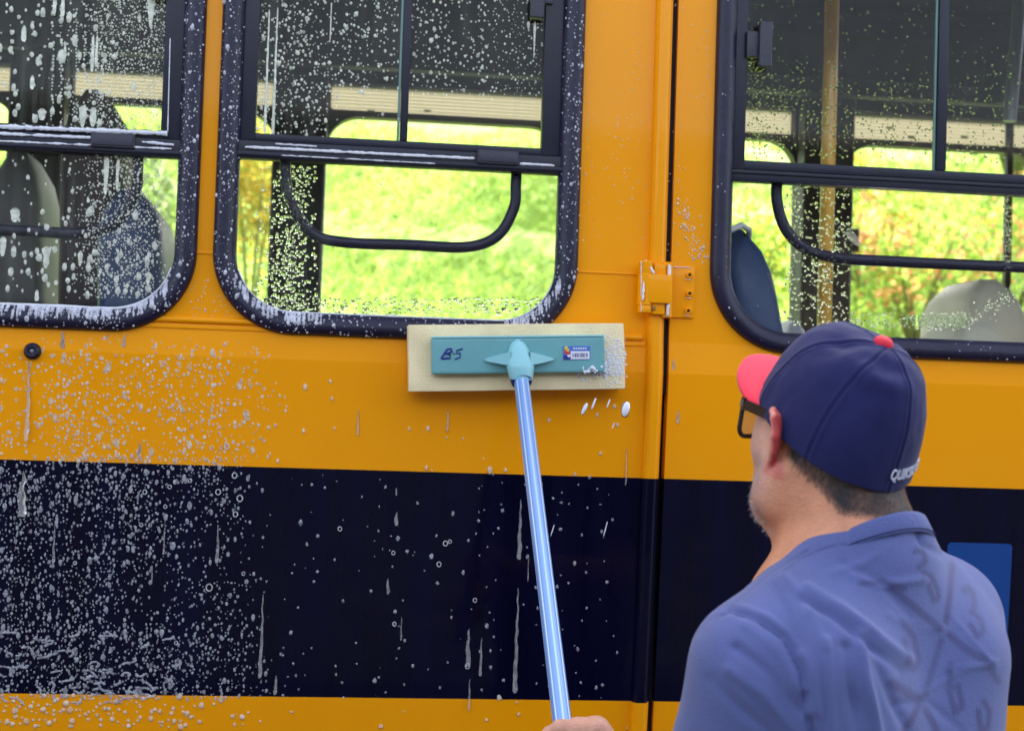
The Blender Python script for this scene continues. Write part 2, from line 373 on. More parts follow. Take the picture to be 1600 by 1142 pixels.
    boxo('wall', cm, sh, -14, 14, -12, -11, 0, 4.2, .02); boxo('roof', M['greypole'], sh, -14.4, 14.4, -12.4, -10.4, 4.203, 4.35, .02)
    for k in range(4): boxo('door', M['stripe'], sh, -10+k*6, -7.5+k*6, -11.0, -10.95, 0.01, 2.6, .01)
setting()

# ------------------------------------------------------------------ bus
bus = empty('bus', (0, 1.1, 0)); tag(bus, 'orange bus side with a wide black stripe, rounded rubber framed windows, wet with soap', 'bus')
zb = P(600, 517)[2]               # bead under the windows
z1, z2 = P(800, 741)[2], P(800, 1099)[2]      # stripe top, bottom
zcr = zb-.060
XL, XR = -3.4, 3.8
gx = P(1040, 571)[0]; g0, g1 = gx-.0055, gx+.0055
prof = [(zb, 0.0), (zcr+.006, -.0045), (zcr, -.0050), (zcr-.006, -.0046), (z1, .009)]
prof2 = [(z1, .009), ((z1*2+z2)/3, .019), ((z1+2*z2)/3, .030), (z2, .042)]
prof3 = [(z2, .042), (z2-.2, .062), (.62, .09), (.45, .11)]
def skirt(name, m, pr, x0, x1, parent):
    V = []; Fc = []; nx = 40
    # subdivide profile rows finely
    rows = []
    for (a, b) in zip(pr[:-1], pr[1:]):
        for t in np.linspace(0, 1, 6)[:-1]: rows.append((a[0]+(b[0]-a[0])*t, a[1]+(b[1]-a[1])*t))
    rows.append(pr[-1])
    for z, y in rows:
        for x in np.linspace(x0, x1, nx): V.append((x, y+.0010*nz(x*2.2, z*2.5), z))
    for j in range(len(rows)-1):
        for i in range(nx-1): a = j*nx+i; Fc.append((a, a+nx, a+nx+1, a+1))
    # edge returns
    for side in (0, nx-1):
        b0 = len(V)
        for z, y in rows: V.append((V[side][0], y+.03, z))
        for j in range(len(rows)-1):
            a = j*nx+side; q = (a, a+nx, b0+j+1, b0+j)
            Fc.append(q if side else q[::-1])
    return autosmooth(link(name, pyme(name, V, Fc), m, parent), 20)

# window outlines in the wall plane (outer edge of rubber)
def X(px, py, y=0.): return P(px, py, y)[0]
def Z(px, py, y=0.): return P(px, py, y)[2]
mwin = dict(x0=X(341, 200), x1=X(909, 200), z0=Z(600, 529), z1=2.60)
wdt = mwin['x1']-mwin['x0']
lw1 = X(316, 200); lwin = dict(x0=lw1-wdt, x1=lw1, z0=Z(100, 515), z1=2.60)
gap = mwin['x0']-lw1
fwin = dict(x0=lw1-wdt*2-gap, x1=lw1-wdt-gap, z0=mwin['z0'], z1=2.60)
rwin = dict(x0=X(1115, 200), x1=X(1115, 200)+.95, z0=Z(1500, 564), z1=2.60)
r2win = dict(x0=rwin['x1']+.08, x1=rwin['x1']+1.03, z0=rwin['z0'], z1=2.60)
RAD = .150
def hole(wn, s=.030): return rrect(wn['x0']+s, wn['x1']-s, wn['z0']+s, wn['z1']-s, RAD-s)
def outer(x0, x1, z0, z1_): return [(x0, z0), (x1, z0), (x1, z1_), (x0, z1_)]
ZT = 3.02
fill2d([outer(XL, g0, zb, ZT), hole(mwin), hole(lwin), hole(fwin)], 0.0, .03, 'upper_wall', M['orange'], bus)
skirt('lower_panel', M['orange'], prof, XL, g0, bus)
skirt('stripe', M['stripe'], prof2, XL, g0, bus)
skirt('skirt_panel', M['orange'], prof3, XL, g0, bus)
# pillar trim with stripe painted over it
tx0, tx1 = gx-.040, gx-.0075
def trim(name, m, za, zc):
    c = (tx0+tx1)/2; hw = (tx1-tx0)/2; V = []; Fc = []; pr = [(-hw, .002), (-hw+.002, -.012), (-hw+.006, -.018), (-hw*.35, -.0205), (hw*.35, -.0205), (hw-.006, -.018), (hw-.002, -.012), (hw, .002)]
    def yo(z):
        return float(np.interp(z, [p[0] for p in (prof3+prof2[::-1][1:]+prof[::-1][1:])[::-1]][::-1], [0]*0+[p[1] for p in (prof3+prof2[::-1][1:]+prof[::-1][1:])[::-1]][::-1])) if z < zb else 0
    zs = np.linspace(za, zc, 24)
    for z in zs:
        for (a, y) in pr: V.append((c+a, y+(allprof(z)), z))
    k = len(pr)
    for j in range(len(zs)-1):
        for i in range(k-1): Fc.append((j*k+i, j*k+i+1, (j+1)*k+i+1, (j+1)*k+i))
    return autosmooth(link(name, pyme(name, V, Fc), m, bus), 25)
_az = [p[0] for p in prof+prof2[1:]+prof3[1:]][::-1]; _ay = [p[1] for p in prof+prof2[1:]+prof3[1:]][::-1]
def allprof(z): return float(np.interp(z, _az, _ay)) if z < zb else 0.0
trim('pillar_trim', M['orange'], z1, ZT); trim('pillar_trim', M['stripe'], z2, z1); trim('pillar_trim', M['orange'], .45, z2)
boxo('seam_gap', M['dark'], bus, g0-.01, g1+.01, .012, .03, zb-.1, ZT); boxo('seam_gap', M['dark'], bus, g0-.01, g1+.01, .06, .14, .45, zb-.1)
# bead, thin seams
def bead(x0, x1, z, h=.009, y=0.0, name='bead'):
    V, Fc = tube([(x0, y, z), (x1, y, z)], h/2, 10); return autosmooth(link(name, pyme(name, V, Fc), M['orange'], bus), 50)
bead(XL, P(1005, 535)[0]-.003, zb+.006, .013)
boxo('panel_lip', M['orange'], bus, XL, g0-.036, -.0035, .001, zb-.010, zb-.003, .001)
def seam(x0, x1, z):
    boxo('panel_seam', M['orange'], bus, x0, x1, -.0022, .001, z, z+.0035, .0008)
seam(mwin['x1']+.001, tx0-.004, Z(950, 428)); seam(lwin['x1']-.004, mwin['x0']+.004, Z(322, 397))
for px_ in (0,):
    c = P(52, 549); yy = allprof(c[2])
    latheo('rubber_stop', M['rubber'], bus, [(.0155, .004), (.0155, -.004), (.014, -.009), (.010, -.012), (.006, -.0115), (.005, -.008)][::1], (c[0], yy, c[2]), (0, 1, 0), 24)
    latheo('rubber_stop_cap', M['greypole'], bus, [(.0048, 0), (.0045, -.0085), (.0015, -.0105)], (c[0], yy, c[2]), (0, 1, 0), 16)

# ------- windows
GP = [(0, .004), (.0, -.006), (-.003, -.013), (-.010, -.0185), (-.019, -.020), (-.028, -.0165), (-.036, -.009), (-.041, -.001), (-.042, .012), (-.040, .03)]
def gasket(wn, parent):
    lp = rrect(wn['x0'], wn['x1'], wn['z0'], wn['z1'], RAD, 20)
    return sweep(lp, GP, 'gasket', M['rubber'], parent)
def bxp(px0, py0, px1, py1, y=0.):
    cx, cy = (px0+px1)/2, (py0+py1)/2
    return X(px0, cy, y), X(px1, cy, y), Z(cx, py1, y), Z(cx, py0, y)
def bar(name, m, parent, rect, y0, y1, bev=.002, py=None):
    x0, x1, z0, z1_ = bxp(*rect, y0 if py is None else py); return boxo(name, m, parent, x0, x1, y0, y1, z0, z1_, bev)
def latch(parent, x0, x1, z0, z1_, y0=-.004):
    bm = bmesh.new(); box(bm, x0, x1, y0, y0+.012, z0, z1_, .004, 3); box(bm, x0+.003, x1-.003, y0-.0025, y0+.002, z0+.004, z1_-.004, .002, 2)
    return BM(bm, 'latch', M['plastic'], parent)
def ubar(parent, pts, rad, y):
    """guard bar given by pixel centre line (smooth spline)"""
    p = [P(a, b, y) for a, b in pts]; out = []
    n = len(p)
    for i in range(n-1):
        a = p[max(0, i-1)]; b = p[i]; c = p[i+1]; d = p[min(n-1, i+2)]
        for t in np.linspace(0, 1, 8)[:-1]:
            out.append(.5*((2*b)+(-a+c)*t+(2*a-5*b+4*c-d)*t*t+(-a+3*b-3*c+d)*t**3))
    out.append(p[-1]); return tubeo('guard_bar', M['rubber'], parent, out, rad, 14)
def glass(parent, x0, x1, z0, z1_, y, name='glass'):
    return boxo(name, M['glass'], parent, x0, x1, y, y+.004, z0, z1_)
def window(wn, dx, name_label, post=0.):
    """sliding window modelled on the middle one; dx shifts it along the wall"""
    par = empty('window', (wn['x0'], 0, wn['z0'])); par.parent = bus; par.matrix_parent_inverse = bus.matrix_world.inverted(); bpy.context.view_layer.update()
    gasket(wn, par)
    xi0, xi1 = wn['x0']+.038, wn['x1']-.038
    dz = wn['z0']-mwin['z0']
    rz0, rz1 = Z(620, 259)+dz, Z(620, 232)+dz            # rail
    fz0, fz1 = rz1+.002, Z(620, 219)+dz                    # bottom bar of sliders
    fill2d([rrect(wn['x0']+.03, wn['x1']-.03, wn['z0']+.03, rz0+.01, .10) ], .012, .015, 'lower_glass', M['glass'], par)
    boxo('rail', M['frame'], par, xi0-.004, xi1+.004, -.004, .03, rz0, rz1, .003)
    boxo('rail_lip', M['frame'], par, xi0-.004, xi1+.004, -.008, -.001, rz0+.004, rz0+.011, .001)
    xl0, xl1 = X(380, 120)+dx, X(402, 120)+dx
    xr0, xr1 = X(850, 120)+dx, X(872, 120)+dx
    boxo('slider_frame', M['frame'], par, xi0-.004, xl1, .004, .03, fz0, 2.59, .002)
    boxo('slider_frame', M['frame'], par, xr0, xi1+.004, .004, .03, fz0, 2.59, .002)
    boxo('slider_frame', M['frame'], par, xl1, xr0, .005, .028, fz0, fz1, .002)
    xm0, xm1 = X(628, 120)+dx+post, X(640, 120)+dx+post
    boxo('centre_post', M['frame'], par, xm0, xm1, .002, .026, fz1, 2.59, .002)
    boxo('glass_edge', M['edge'], par, xm0-.0055, xm0-.001, .008, .013, fz1, 2.59)
    boxo('upper_glass', M['glass'], par, xl1-.004, xm0-.006, .009, .012, fz1-.002, 2.59)
    boxo('upper_glass', M['glass'], par, xm1-.004, xr0+.004, .015, .018, fz1-.002, 2.59)
    latch(par, X(745, 250)+dx, X(810, 250)+dx, rz0+.010, rz1+.004, -.014)
    for a, b, c in ((828, 850, 30), (413, 433, 12)):
        x0, x1 = X(a, 20)+dx, X(b, 20)+dx; z = Z(840, c)+dz
        bm = bmesh.new(); box(bm, x0, x1, -.010, .008, z, z+.075, .004, 3); box(bm, x1-.004, x1+.016, -.003, .01, z+.03, z+.055, .002, 2); BM(bm, 'latch', M['plastic'], par)
    dd = dx
    pts = [(446, 252), (447, 285), (458, 325), (490, 366), (540, 379), (640, 383), (730, 386), (778, 368), (803, 325), (806, 290), (807, 262)]
    q = [P(a, b, .035) for a, b in pts]
    q = [np.array([v[0]+dd, v[1], v[2]+dz]) for v in q]
    out = []
    n = len(q)
    for i in range(n-1):
        a = q[max(0, i-1)]; b = q[i]; c = q[i+1]; d = q[min(n-1, i+2)]
        for t in np.linspace(0, 1, 8)[:-1]: out.append(.5*((2*b)+(-a+c)*t+(2*a-5*b+4*c-d)*t*t+(-a+3*b-3*c+d)*t**3))
    out.append(q[-1]); tubeo('guard_bar', M['rubber'], par, out, .0105, 14)
    return par
window(mwin, 0, 'm')
window(lwin, lwin['x1']-mwin['x1'], 'l', -.06)
window(fwin, fwin['x1']-mwin['x1'], 'f')

# ------- door section on the right
door = empty('door', (gx, 0, .45)); door.parent = bus; door.matrix_parent_inverse = bus.matrix_world.inverted(); bpy.context.view_layer.update()
tag(door, 'hinged orange section right of the black gap')
fill2d([outer(g1, XR, zb, ZT), hole(rwin), hole(r2win)], 0.0, .03, 'door_wall', M['orange'], door)
skirt('door_panel', M['orange'], prof, g1, XR, door); skirt('door_stripe', M['stripe'], prof2, g1, XR, door); skirt('door_skirt', M['orange'], prof3, g1, XR, door)
for wn in (rwin, r2win):
    o = sweep(rrect(wn['x0'], wn['x1'], wn['z0'], wn['z1'], RAD+.01, 20), GP, 'gasket', M['rubber'], door)
    dx = wn['x0']-rwin['x0']
    xi0, xi1 = wn['x0']+.036, wn['x1']-.036
    ra, rb = Z(1380, 294), Z(1380, 277); fa, fb = rb+.002, Z(1380, 261)
    boxo('rail', M['frame'], door, xi0-.006, xi1, -.002, .03, ra, rb, .003); boxo('rail_lip', M['frame'], door, xi0-.006, xi1, -.006, .001, rb-.008, rb-.002, .001)
    xs0 = X(1168, 120)+dx
    boxo('slider_frame', M['frame'], door, xi0-.006, xs0, .004, .03, fa, 2.59, .002)
    boxo('slider_frame', M['frame'], door, xs0, xi1, .005, .028, fa, fb, .002)
    xm0, xm1 = X(1467, 120)+dx, X(1482, 120)+dx
    boxo('centre_post', M['frame'], door, xm0, xm1, .002, .026, fb, 2.59, .002)
    boxo('glass_edge', M['edge'], door, xm0-.0055, xm0-.001, .008, .013, fb, 2.59)
    boxo('upper_glass', M['glass'], door, xs0-.004, xm0-.006, .009, .012, fb-.002, 2.59); boxo('upper_glass', M['glass'], door, xm1-.004, xi1+.004, .015, .018, fb-.002, 2.59)
    fill2d([rrect(wn['x0']+.03, wn['x1']-.03, wn['z0']+.03, ra+.01, .10)], .012, .015, 'lower_glass', M['glass'], door)
    lx0, lx1, lz0, lz1 = X(1184, 72)+dx, X(1203, 72)+dx, Z(1193, 107), Z(1193, 37)
    bm = bmesh.new(); box(bm, lx0, lx1, -.016, -.004, lz0, lz1, .003, 3); box(bm, xs0-.004, lx0+.004, -.006, .004, lz0+.02, lz1-.018, .002, 2); BM(bm, 'latch', M['plastic'], door)
    pts = [(1214, 284), (1214, 315), (1226, 355), (1252, 384), (1300, 402), (1400, 409), (1600, 418)]
    q = [P(a, b, .035) for a, b in pts]; q = [np.array([v[0]+dx, v[1], v[2]]) for v in q]
    e = q[-1]; q += [e+np.array([.10, 0, 0.]), e+np.array([.145, 0, .025]), e+np.array([.165, 0, .07]), e+np.array([.168, 0, .168])]
    out = []; n = len(q)
    for i in range(n-1):
        a = q[max(0, i-1)]; b = q[i]; c = q[i+1]; d = q[min(n-1, i+2)]
        for t in np.linspace(0, 1, 8)[:-1]: out.append(.5*((2*b)+(-a+c)*t+(2*a-5*b+4*c-d)*t*t+(-a+3*b-3*c+d)*t**3))
    out.append(q[-1]); tubeo('guard_bar', M['rubber'], door, out, .0112, 14)
# hinge
hg = empty('hinge', tuple(P(1040, 452))); hg.parent = bus; hg.matrix_parent_inverse = bus.matrix_world.inverted(); bpy.context.view_layer.update()
def hb(name, rect, y0, y1, bev=.002, m='orange'): return bar(name, M[m], hg, rect, y0, y1, bev, py=y1)
hb('hinge_plate', (1047, 418, 1084, 497), -.006, .002, .003)
hb('hinge_arm', (1006, 430, 1046, 475), -.040, -.018, .004)
c = P(1008, 450, -.025); za, zc = Z(1008, 489, -.025), Z(1008, 408, -.025)
latheo('knuckle', M['orange'], hg, [(.0125, 0), (.0135, .002), (.0135, .012), (.0128, .0135), (.0145, .015), (.0145, zc-za-.026), (.0128, zc-za-.0245), (.0135, zc-za-.022), (.0135, zc-za-.002), (.0115, zc-za)], (c[0], -.026, za), (0, 0, 1), 28)
latheo('knuckle_pin', M['orange'], hg, [(.009, 0), (.011, .001), (.011, zc-za+.006), (.008, zc-za+.008)], (P(1043, 450, -.02)[0], -.017, Z(1043, 497, -.02)), (0, 0, 1), 20)
hb('hinge_block', (1020, 414, 1038, 432), -.030, -.016, .003); hb('hinge_block', (1016, 473, 1036, 492), -.032, -.016, .003)
for (a, b) in ((1077, 430), (1077, 459), (1075, 486)):
    c = P(a, b, -.006); latheo('screw', M['orange'], hg, [(.0072, .002), (.0072, -.0035), (.0055, -.005), (.0036, -.005), (.0030, -.002)], (c[0], -.006, c[2]), (0, 1, 0), 18)
    latheo('screw_socket', M['dark'], hg, [(.0029, -.0030), (.0005, -.0031)], (c[0], -.006, c[2]), (0, 1, 0), 6)
c = P(1021, 482, -.034); latheo('screw', M['steel'], hg, [(.004, .002), (.004, -.002), (.002, -.003)], (c[0], -.033, c[2]), (0, 1, 0), 12)
# blue sign on the stripe behind the man's shoulder
x0, x1, s0, s1 = bxp(1478, 848, 1579, 1021, .018)
lp = rrect(x0, x1, s0, s1, .008, 6); o = fill2d([lp], -.0022, -.0006, 'sign', M['sign'], door); tag(o, 'plain blue square sign')
for v in o.data.vertices: v.co.y += allprof(v.co.z)
# ------- interior
YF = 2.2
inn = M['interior']
def spil(px): return X(px, 350, YF)
pc = [spil(58), spil(465), spil(914), spil(1280)]; sp = (pc[3]-pc[0])/3
cs = [pc[0]-sp*3, pc[0]-sp*2, pc[0]-sp]+pc+[pc[3]+sp*k for k in range(1, 5)]
WZ0, WZ1 = 1.70, Z(1380, 228, YF)
holes = [rrect(a+.085, b-.085, WZ0, WZ1, .11, 10) for a, b in zip(cs[:-1], cs[1:])]; slots = [rrect(a+.095, b-.095, WZ1+.022, WZ1+.112, .01, 3) for a, b in zip(cs[:-1], cs[1:])]
fx0, fx1 = cs[0]-.1, cs[-1]+.1
fill2d([outer(fx0, fx1, .45, 3.0)]+holes+slots, YF, YF+.05, 'far_wall', M['pillar'], bus)
for i, h_ in enumerate(holes):
    fill2d([h_], YF+.02, YF+.024, 'far_glass', M['glass'], bus)
LZ0, LZ1 = WZ1+.012, WZ1+.118
tl = bpy.data.materials.new('translucent_cream_panel'); tl.use_nodes = True; t_ = tl.node_tree; t_.nodes.clear()
o_ = t_.nodes.new('ShaderNodeOutputMaterial'); a_ = t_.nodes.new('ShaderNodeBsdfTranslucent'); a_.inputs[0].default_value = (.13, .12, .085, 1); b_ = t_.nodes.new('ShaderNodeBsdfDiffuse'); b_.inputs[0].default_value = (.7, .62, .42, 1)
m_ = t_.nodes.new('ShaderNodeMixShader'); m_.inputs[0].default_value = .45; t_.links.new(a_.outputs[0], m_.inputs[1]); t_.links.new(b_.outputs[0], m_.inputs[2]); t_.links.new(m_.outputs[0], o_.inputs[0])
for a, b in zip(cs[:-1], cs[1:]):
    V = []; Fc = []; nr = 9
    for k in range(nr*3+1):
        t = k/(nr*3); z = LZ0+(LZ1-LZ0)*t; y = YF+.040+(.002 if k % 3 else -.002)
        V += [(a+.075, y, z), (b-.075, y, z)]
    for k in range(nr*3): Fc.append((2*k, 2*k+1, 2*k+3, 2*k+2))
    link('light_panel', pyme('light_panel', V, Fc), tl, bus, False)
for c in cs: boxo('far_pillar', M['pillar'], bus, c-.088, c+.088, YF-.10, YF-.003, .95, LZ1+.03, .02, 3)
for px_, w_ in ((1575, .022),): xx = X(px_, 350, YF); boxo('far_mullion', M['pillar'], bus, xx-w_/2, xx+w_/2, YF-.01, YF+.015, WZ0, LZ1, .002)
boxo('valance', M['interior'], bus, XL, XR, YF-.20, YF-.15, LZ1+.004, LZ1+.06, .008)
# roof: curved skin
V = []; Fc = []; n = 24
arc = [(.0, 3.022)]+[(1.115-1.115*math.cos(math.pi*k/n), 3.022+.22*math.sin(math.pi*k/n)**.8) for k in range(1, n)]+[(2.25, 3.022)]
xs_ = [XL, XR]
for x in xs_:
    for y, z in arc: V.append((x, y, z))
    for y, z in arc: V.append((x, y if 0 < y < 2.25 else (.02 if y == 0 else 2.23), z-.03))
k = len(arc); 
for i in range(k-1):
    Fc.append((i, i+1, 2*k+i+1, 2*k+i)); Fc.append((k+i, 3*k+i, 3*k+i+1, k+i+1))
autosmooth(link('roof', pyme('roof', V, Fc), M['orange'], bus), 60)
V = []; Fc = []
for x in xs_:
    for y, z in arc: V.append((x, min(max(y, .035), 2.19), z-.035))
for i in range(k-1): Fc.append((i, k+i, k+i+1, i+1))
autosmooth(link('headliner', pyme('headliner', V, Fc), inn, bus), 60)
boxo('end_wall', inn, bus, XL, XL+.03, .16, 2.19, .5, 3.0); boxo('end_wall', inn, bus, XR-.03, XR, .16, 2.19, .5, 3.0)
boxo('floor', inn, bus, XL, XR, .16, 2.19, .90, .95)
boxo('far_skirt', M['orange'], bus, XL, XR, 2.251, 2.26, .45, 1.6, .002)
# inside face of the near wall
fill2d([outer(XL+.04, XR-.04, 1.66, 2.98), hole(mwin, .02), hole(lwin, .02), hole(fwin, .02), hole(rwin, .02), hole(r2win, .02)], .045, .05, 'inner_wall', inn, bus)
# stanchions
c = P(1293, 300, .50); tubeo('stanchion', M['yellow'], bus, [(c[0], .50, .95), (c[0], .50, 3.0)], .0165, 16)
c = P(1592, 100, .6); tubeo('stanchion', M['greypole'], bus, [(c[0]-.02, .6, 2.36), (c[0]+.02, .6, 2.95)], .016, 16)
# seats
def seat(px, py, y0, y1, m, lean=.16, th=.13, face=1, zoff=0., cover=None):
    """px,py: top of the backrest at depth y0; the seat faces along x"""
    c = P(px, py, y0); zt = c[2]+zoff; xb = c[0]
    s = empty('seat', (xb, (y0+y1)/2, .95)); s.parent = bus; s.matrix_parent_inverse = bus.matrix_world.inverted(); bpy.context.view_layer.update()
    # backrest: lofted slab, domed top, padded front, narrower towards the top
    V = []; Fc = []; nh = 16; ring = 20; z0 = 1.30
    for j in range(nh+1):
        t = j/nh; z = z0+(zt-z0)*t; cx = xb-face*lean*(1-t)*-1*(-1)+0
        cx = xb+face*lean*(1-t); thk = th*(1-.25*t)
        if t > .85: thk *= math.sqrt(max(.04, 1-((t-.85)/.15)**2*.9))
        hw = (y1-y0)/2*(1-.12*t)
        if t > .8: hw *= math.sqrt(max(.25, 1-((t-.8)/.2)**2*.5))
        for k in range(ring):
            a = 2*math.pi*k/ring; ca, sa = math.cos(a), math.sin(a)
            ex = math.copysign(abs(ca)**.5, ca)*thk/2; ey = math.copysign(abs(sa)**.35, sa)*hw
            V.append((cx+ex, (y0+y1)/2+ey, z))
    for j in range(nh):
        for k in range(ring): Fc.append((j*ring+k, j*ring+(k+1) % ring, (j+1)*ring+(k+1) % ring, (j+1)*ring+k))
    Fc.append(tuple(range(ring-1, -1, -1))); Fc.append(tuple(nh*ring+k for k in range(ring)))
    autosmooth(link('backrest', pyme('backrest', V, Fc), m, s), 60)
    boxo('cushion', m, s, *sorted((xb+face*lean, xb+face*(lean+.42)))[:2], y0, y1, 1.28, 1.40, .04, 4)
    boxo('seat_base', M['greypole'], s, *sorted((xb+face*(lean+.05), xb+face*(lean+.35)))[:2], y0+.05, y1-.05, .951, 1.279, .01)
    if cover is not None:
        autosmooth(tubeo('piping', cover, s, [(xb-.03, y0+.02, zt-.012), (xb-.005, y0+.03, zt+.001), (xb+.02, y0+.06, zt-.004), (xb+.03, y0+.1, zt-.02)], .006, 8), 60)
    return s
seat(1168, 350, .10, .52, M['seatblue'], lean=.13, th=.15, cover=M['white'])
seat(135, 128, .66, 1.1, M['seatdark'], lean=.05, th=.19)
seat(192, 285, .10, .50, M['seatblue'], lean=.06, th=.17)
seat(15, 225, .95, 1.35, M['seatgrey'], lean=.06, th=.16)
seat(1570, 432, 1.10, 1.55, M['seatcream'], lean=.03, th=.24)
seat(1548, 498, .60, .98, M['seatcream'], lean=.06, th=.20)
seat(1255, 497, 1.2, 1.6, M['white'], lean=.02, th=.10)
c = P(1333, 372, 2.0); bm = bmesh.new(); bmesh.ops.create_uvsphere(bm, u_segments=16, v_segments=10, radius=1); 
bmesh.ops.scale(bm, vec=(.034, .008, .012), verts=bm.verts); bmesh.ops.rotate(bm, cent=(0, 0, 0), matrix=Matrix.Rotation(R(45), 3, 'Y'), verts=bm.verts); bmesh.ops.translate(bm, vec=tuple(c), verts=bm.verts); BM(bm, 'window_lever', M['white'], bus)
c0 = P(1325, 372, 2.15); boxo('lever_plate', M['pillar'], bus, c0[0]-.005, c0[0]+.03, 2.12, 2.15, c0[2]-.05, c0[2]+.03, .003)
# small markings on the far glass and panel
def wtext(s, size, px, py, y, m, parent, rot=0, mirror=False, name='marking'):
    V, Fc = text_geo(s, size); c = P(px, py, y); o = []
    for v in V:
        a = -v[0] if mirror else v[0]; b = v[1]
        o.append((c[0]+a*math.cos(rot)-b*math.sin(rot), c[1]-v[2], c[2]+a*math.sin(rot)+b*math.cos(rot)))
    return link(name, pyme(name, o, Fc), m, parent, False)
wtext('NEO2209', .03, 1462, 503, .009, M['faint'], door, mirror=False)
q = [(1357, 297), (1333, 300)]; 
for a, b in (((1357, 298), (1334, 298)), ((1334, 298), (1345, 288)), ((1334, 298), (1345, 310)), ((1358, 312), (1358, 324))):
    tubeo('marking', M['faint'], door, [P(*a, .0105), P(*b, .0105)], .0007, 5)
for a, b in ((1390, 200), (1424, 215), (1507, 215), (580, 174), (668, 174)):
    c = P(a, b, YF-.12); tubeo('marking', M['dark'], bus, [c+np.array([-.012, 0, 0]), c+np.array([.012, 0, 0])], .004, 6)

# ------------------------------------------------------------------ drops and soap
class Drops:
    def __init__(s): s.V = []; s.F = []; s.n = 0
    def add(s, x, z, y, rx, rz, h, nrm=-1, lean=0., seg=8, drip=0.):
        """a domed drop lying on plane y, bulging towards -y; drip stretches the lower end"""
        an = np.arange(seg)*2*np.pi/seg
        rr = 1+rng.normal(0, .10, seg)
        cx, sz = np.cos(an)*rx*rr, np.sin(an)*rz*rr
        sz = np.where(sz < 0, sz*(1-drip*0)-0*drip, sz)
        P0 = np.stack([x+cx+lean*sz, np.full(seg, y), z+sz], 1)
        P1 = np.stack([x+cx*.80+lean*sz, np.full(seg, y-h*.55), z+sz*.80-rz*.02], 1)
        P2 = np.stack([x+cx*.42+lean*sz, np.full(seg, y-h*.93), z+sz*.42-rz*.08], 1)
        P3 = np.array([[x, y-h, z-rz*.1]])
        s.V.append(np.concatenate([P0, P1, P2, P3])); b = s.n
        k = np.arange(seg); k2 = (k+1) % seg
        for o in (0, seg): s.F.append(np.stack([b+o+k, b+o+k2, b+o+seg+k2, b+o+seg+k], 1).tolist())
        s.F.append(np.stack([b+2*seg+k, b+2*seg+k2, np.full(seg, b+3*seg)], 1).tolist())
        s.n += 3*seg+1
        if getattr(s, 'base', False): s.V.append(P0); s.F.append([list((s.n+k)[::-1])]); s.n += seg
    def streak(s, x0, z0, length, y, w0, w1, h, wob=.15, slant=0.):
        n = max(4, int(length/.005)); seg = 6; ph = rng.uniform(0, 50)
        V = []; 
        for i in range(n+1):
            t = i/n; z = z0-length*t; ww = (w0+(w1-w0)*t)*(1+.35*nz(ph+t*length*90, 2.1))
            if i == 0: ww *= .3
            if i == n: ww *= .45
            xx = x0+slant*length*t+wob*w1*nz(ph, t*length*60)
            for k in range(seg):
                a = math.pi*k/(seg-1); V.append((xx-math.cos(a)*ww, y-math.sin(a)*h*(.5+.5*ww/max(w0, w1)), z))
        b = s.n; s.V.append(np.array(V)); F_ = []
        for i in range(n):
            for k in range(seg-1): F_.append([b+i*seg+k, b+i*seg+k+1, b+(i+1)*seg+k+1, b+(i+1)*seg+k])
            F_.append([b+i*seg+seg-1, b+i*seg, b+(i+1)*seg, b+(i+1)*seg+seg-1])
        F_.append([b+k for k in range(seg)]); F_.append([b+n*seg+k for k in range(seg)][::-1])
        s.F.append(F_); s.n += len(V)
    def build(s, name, m, parent=None):
        V = np.concatenate(s.V); Fc = [f for g in s.F for f in g]
        return link(name, pyme(name, V, Fc), m, parent, True)
MM = .0012   # one photo pixel on the wall, metres
def scatter(D, region, step, prob, rad, h=.45, yf=None, elong=1.15, jit=.5, colmod=0., yplane=0.):
    """jittered grid over a pixel box; prob(px,py) chance; rad(px,py) radius in px"""
    x0, y0, x1, y1 = region
    for py in np.arange(y0, y1, step):
        for px in np.arange(x0, x1, step):
            a = px+rng.uniform(-jit, jit)*step; b = py+rng.uniform(-jit, jit)*step
            p = prob(a, b)
            if p <= 0 or rng.random() > p: continue
            r = rad(a, b)
            if r <= 0: continue
            w3 = P(a, b, yplane); yy = yf(w3[0], w3[2]) if yf else yplane
            if yy is None: continue
            el = elong*rng.uniform(.85, 1.25)
            D.add(w3[0], w3[2], yy, r*MM, r*MM*el, r*MM*h)
def ln(mu, sg): return min(mu*1.75, float(np.exp(rng.normal(math.log(mu), sg))))
def sm(a, b, x): t = min(1, max(0, (x-a)/(b-a))); return t*t*(3-2*t)

# body panel suds
def inwin(wn, x, z, m=.0):
    """signed distance (outside positive) to rounded window"""
    cx, cz = (wn['x0']+wn['x1'])/2, (wn['z0']+wn['z1'])/2; hx, hz = (wn['x1']-wn['x0'])/2-RAD, (wn['z1']-wn['z0'])/2-RAD
    qx, qz = abs(x-cx)-hx, abs(z-cz)-hz
    return math.hypot(max(qx, 0), max(qz, 0))+min(max(qx, qz), 0)-RAD
def wall_y(x, z):
    for wn in (mwin, lwin, rwin):
        if inwin(wn, x, z) < .002: return None
    return allprof(z)-.0003
D1 = Drops()
def p_or(px, py):       # orange below the windows, left
    f = 1-sm(330, 470, px+25*nz(px*.01, py*.01)); f *= sm(515, 575, py)
    f *= .55+.6*nz(px*.012, py*.02, 5)
    return max(0, f)*.8
scatter(D1, (-620, 505, 480, 722), 6.3, p_or, lambda a, b: ln(1.6, .38), .14, wall_y, 1.2, .42)
scatter(D1, (-620, 515, 480, 722), 15, lambda a, b: p_or(a, b)*.42, lambda a, b: ln(3.0, .3), .12, wall_y, 1.6)
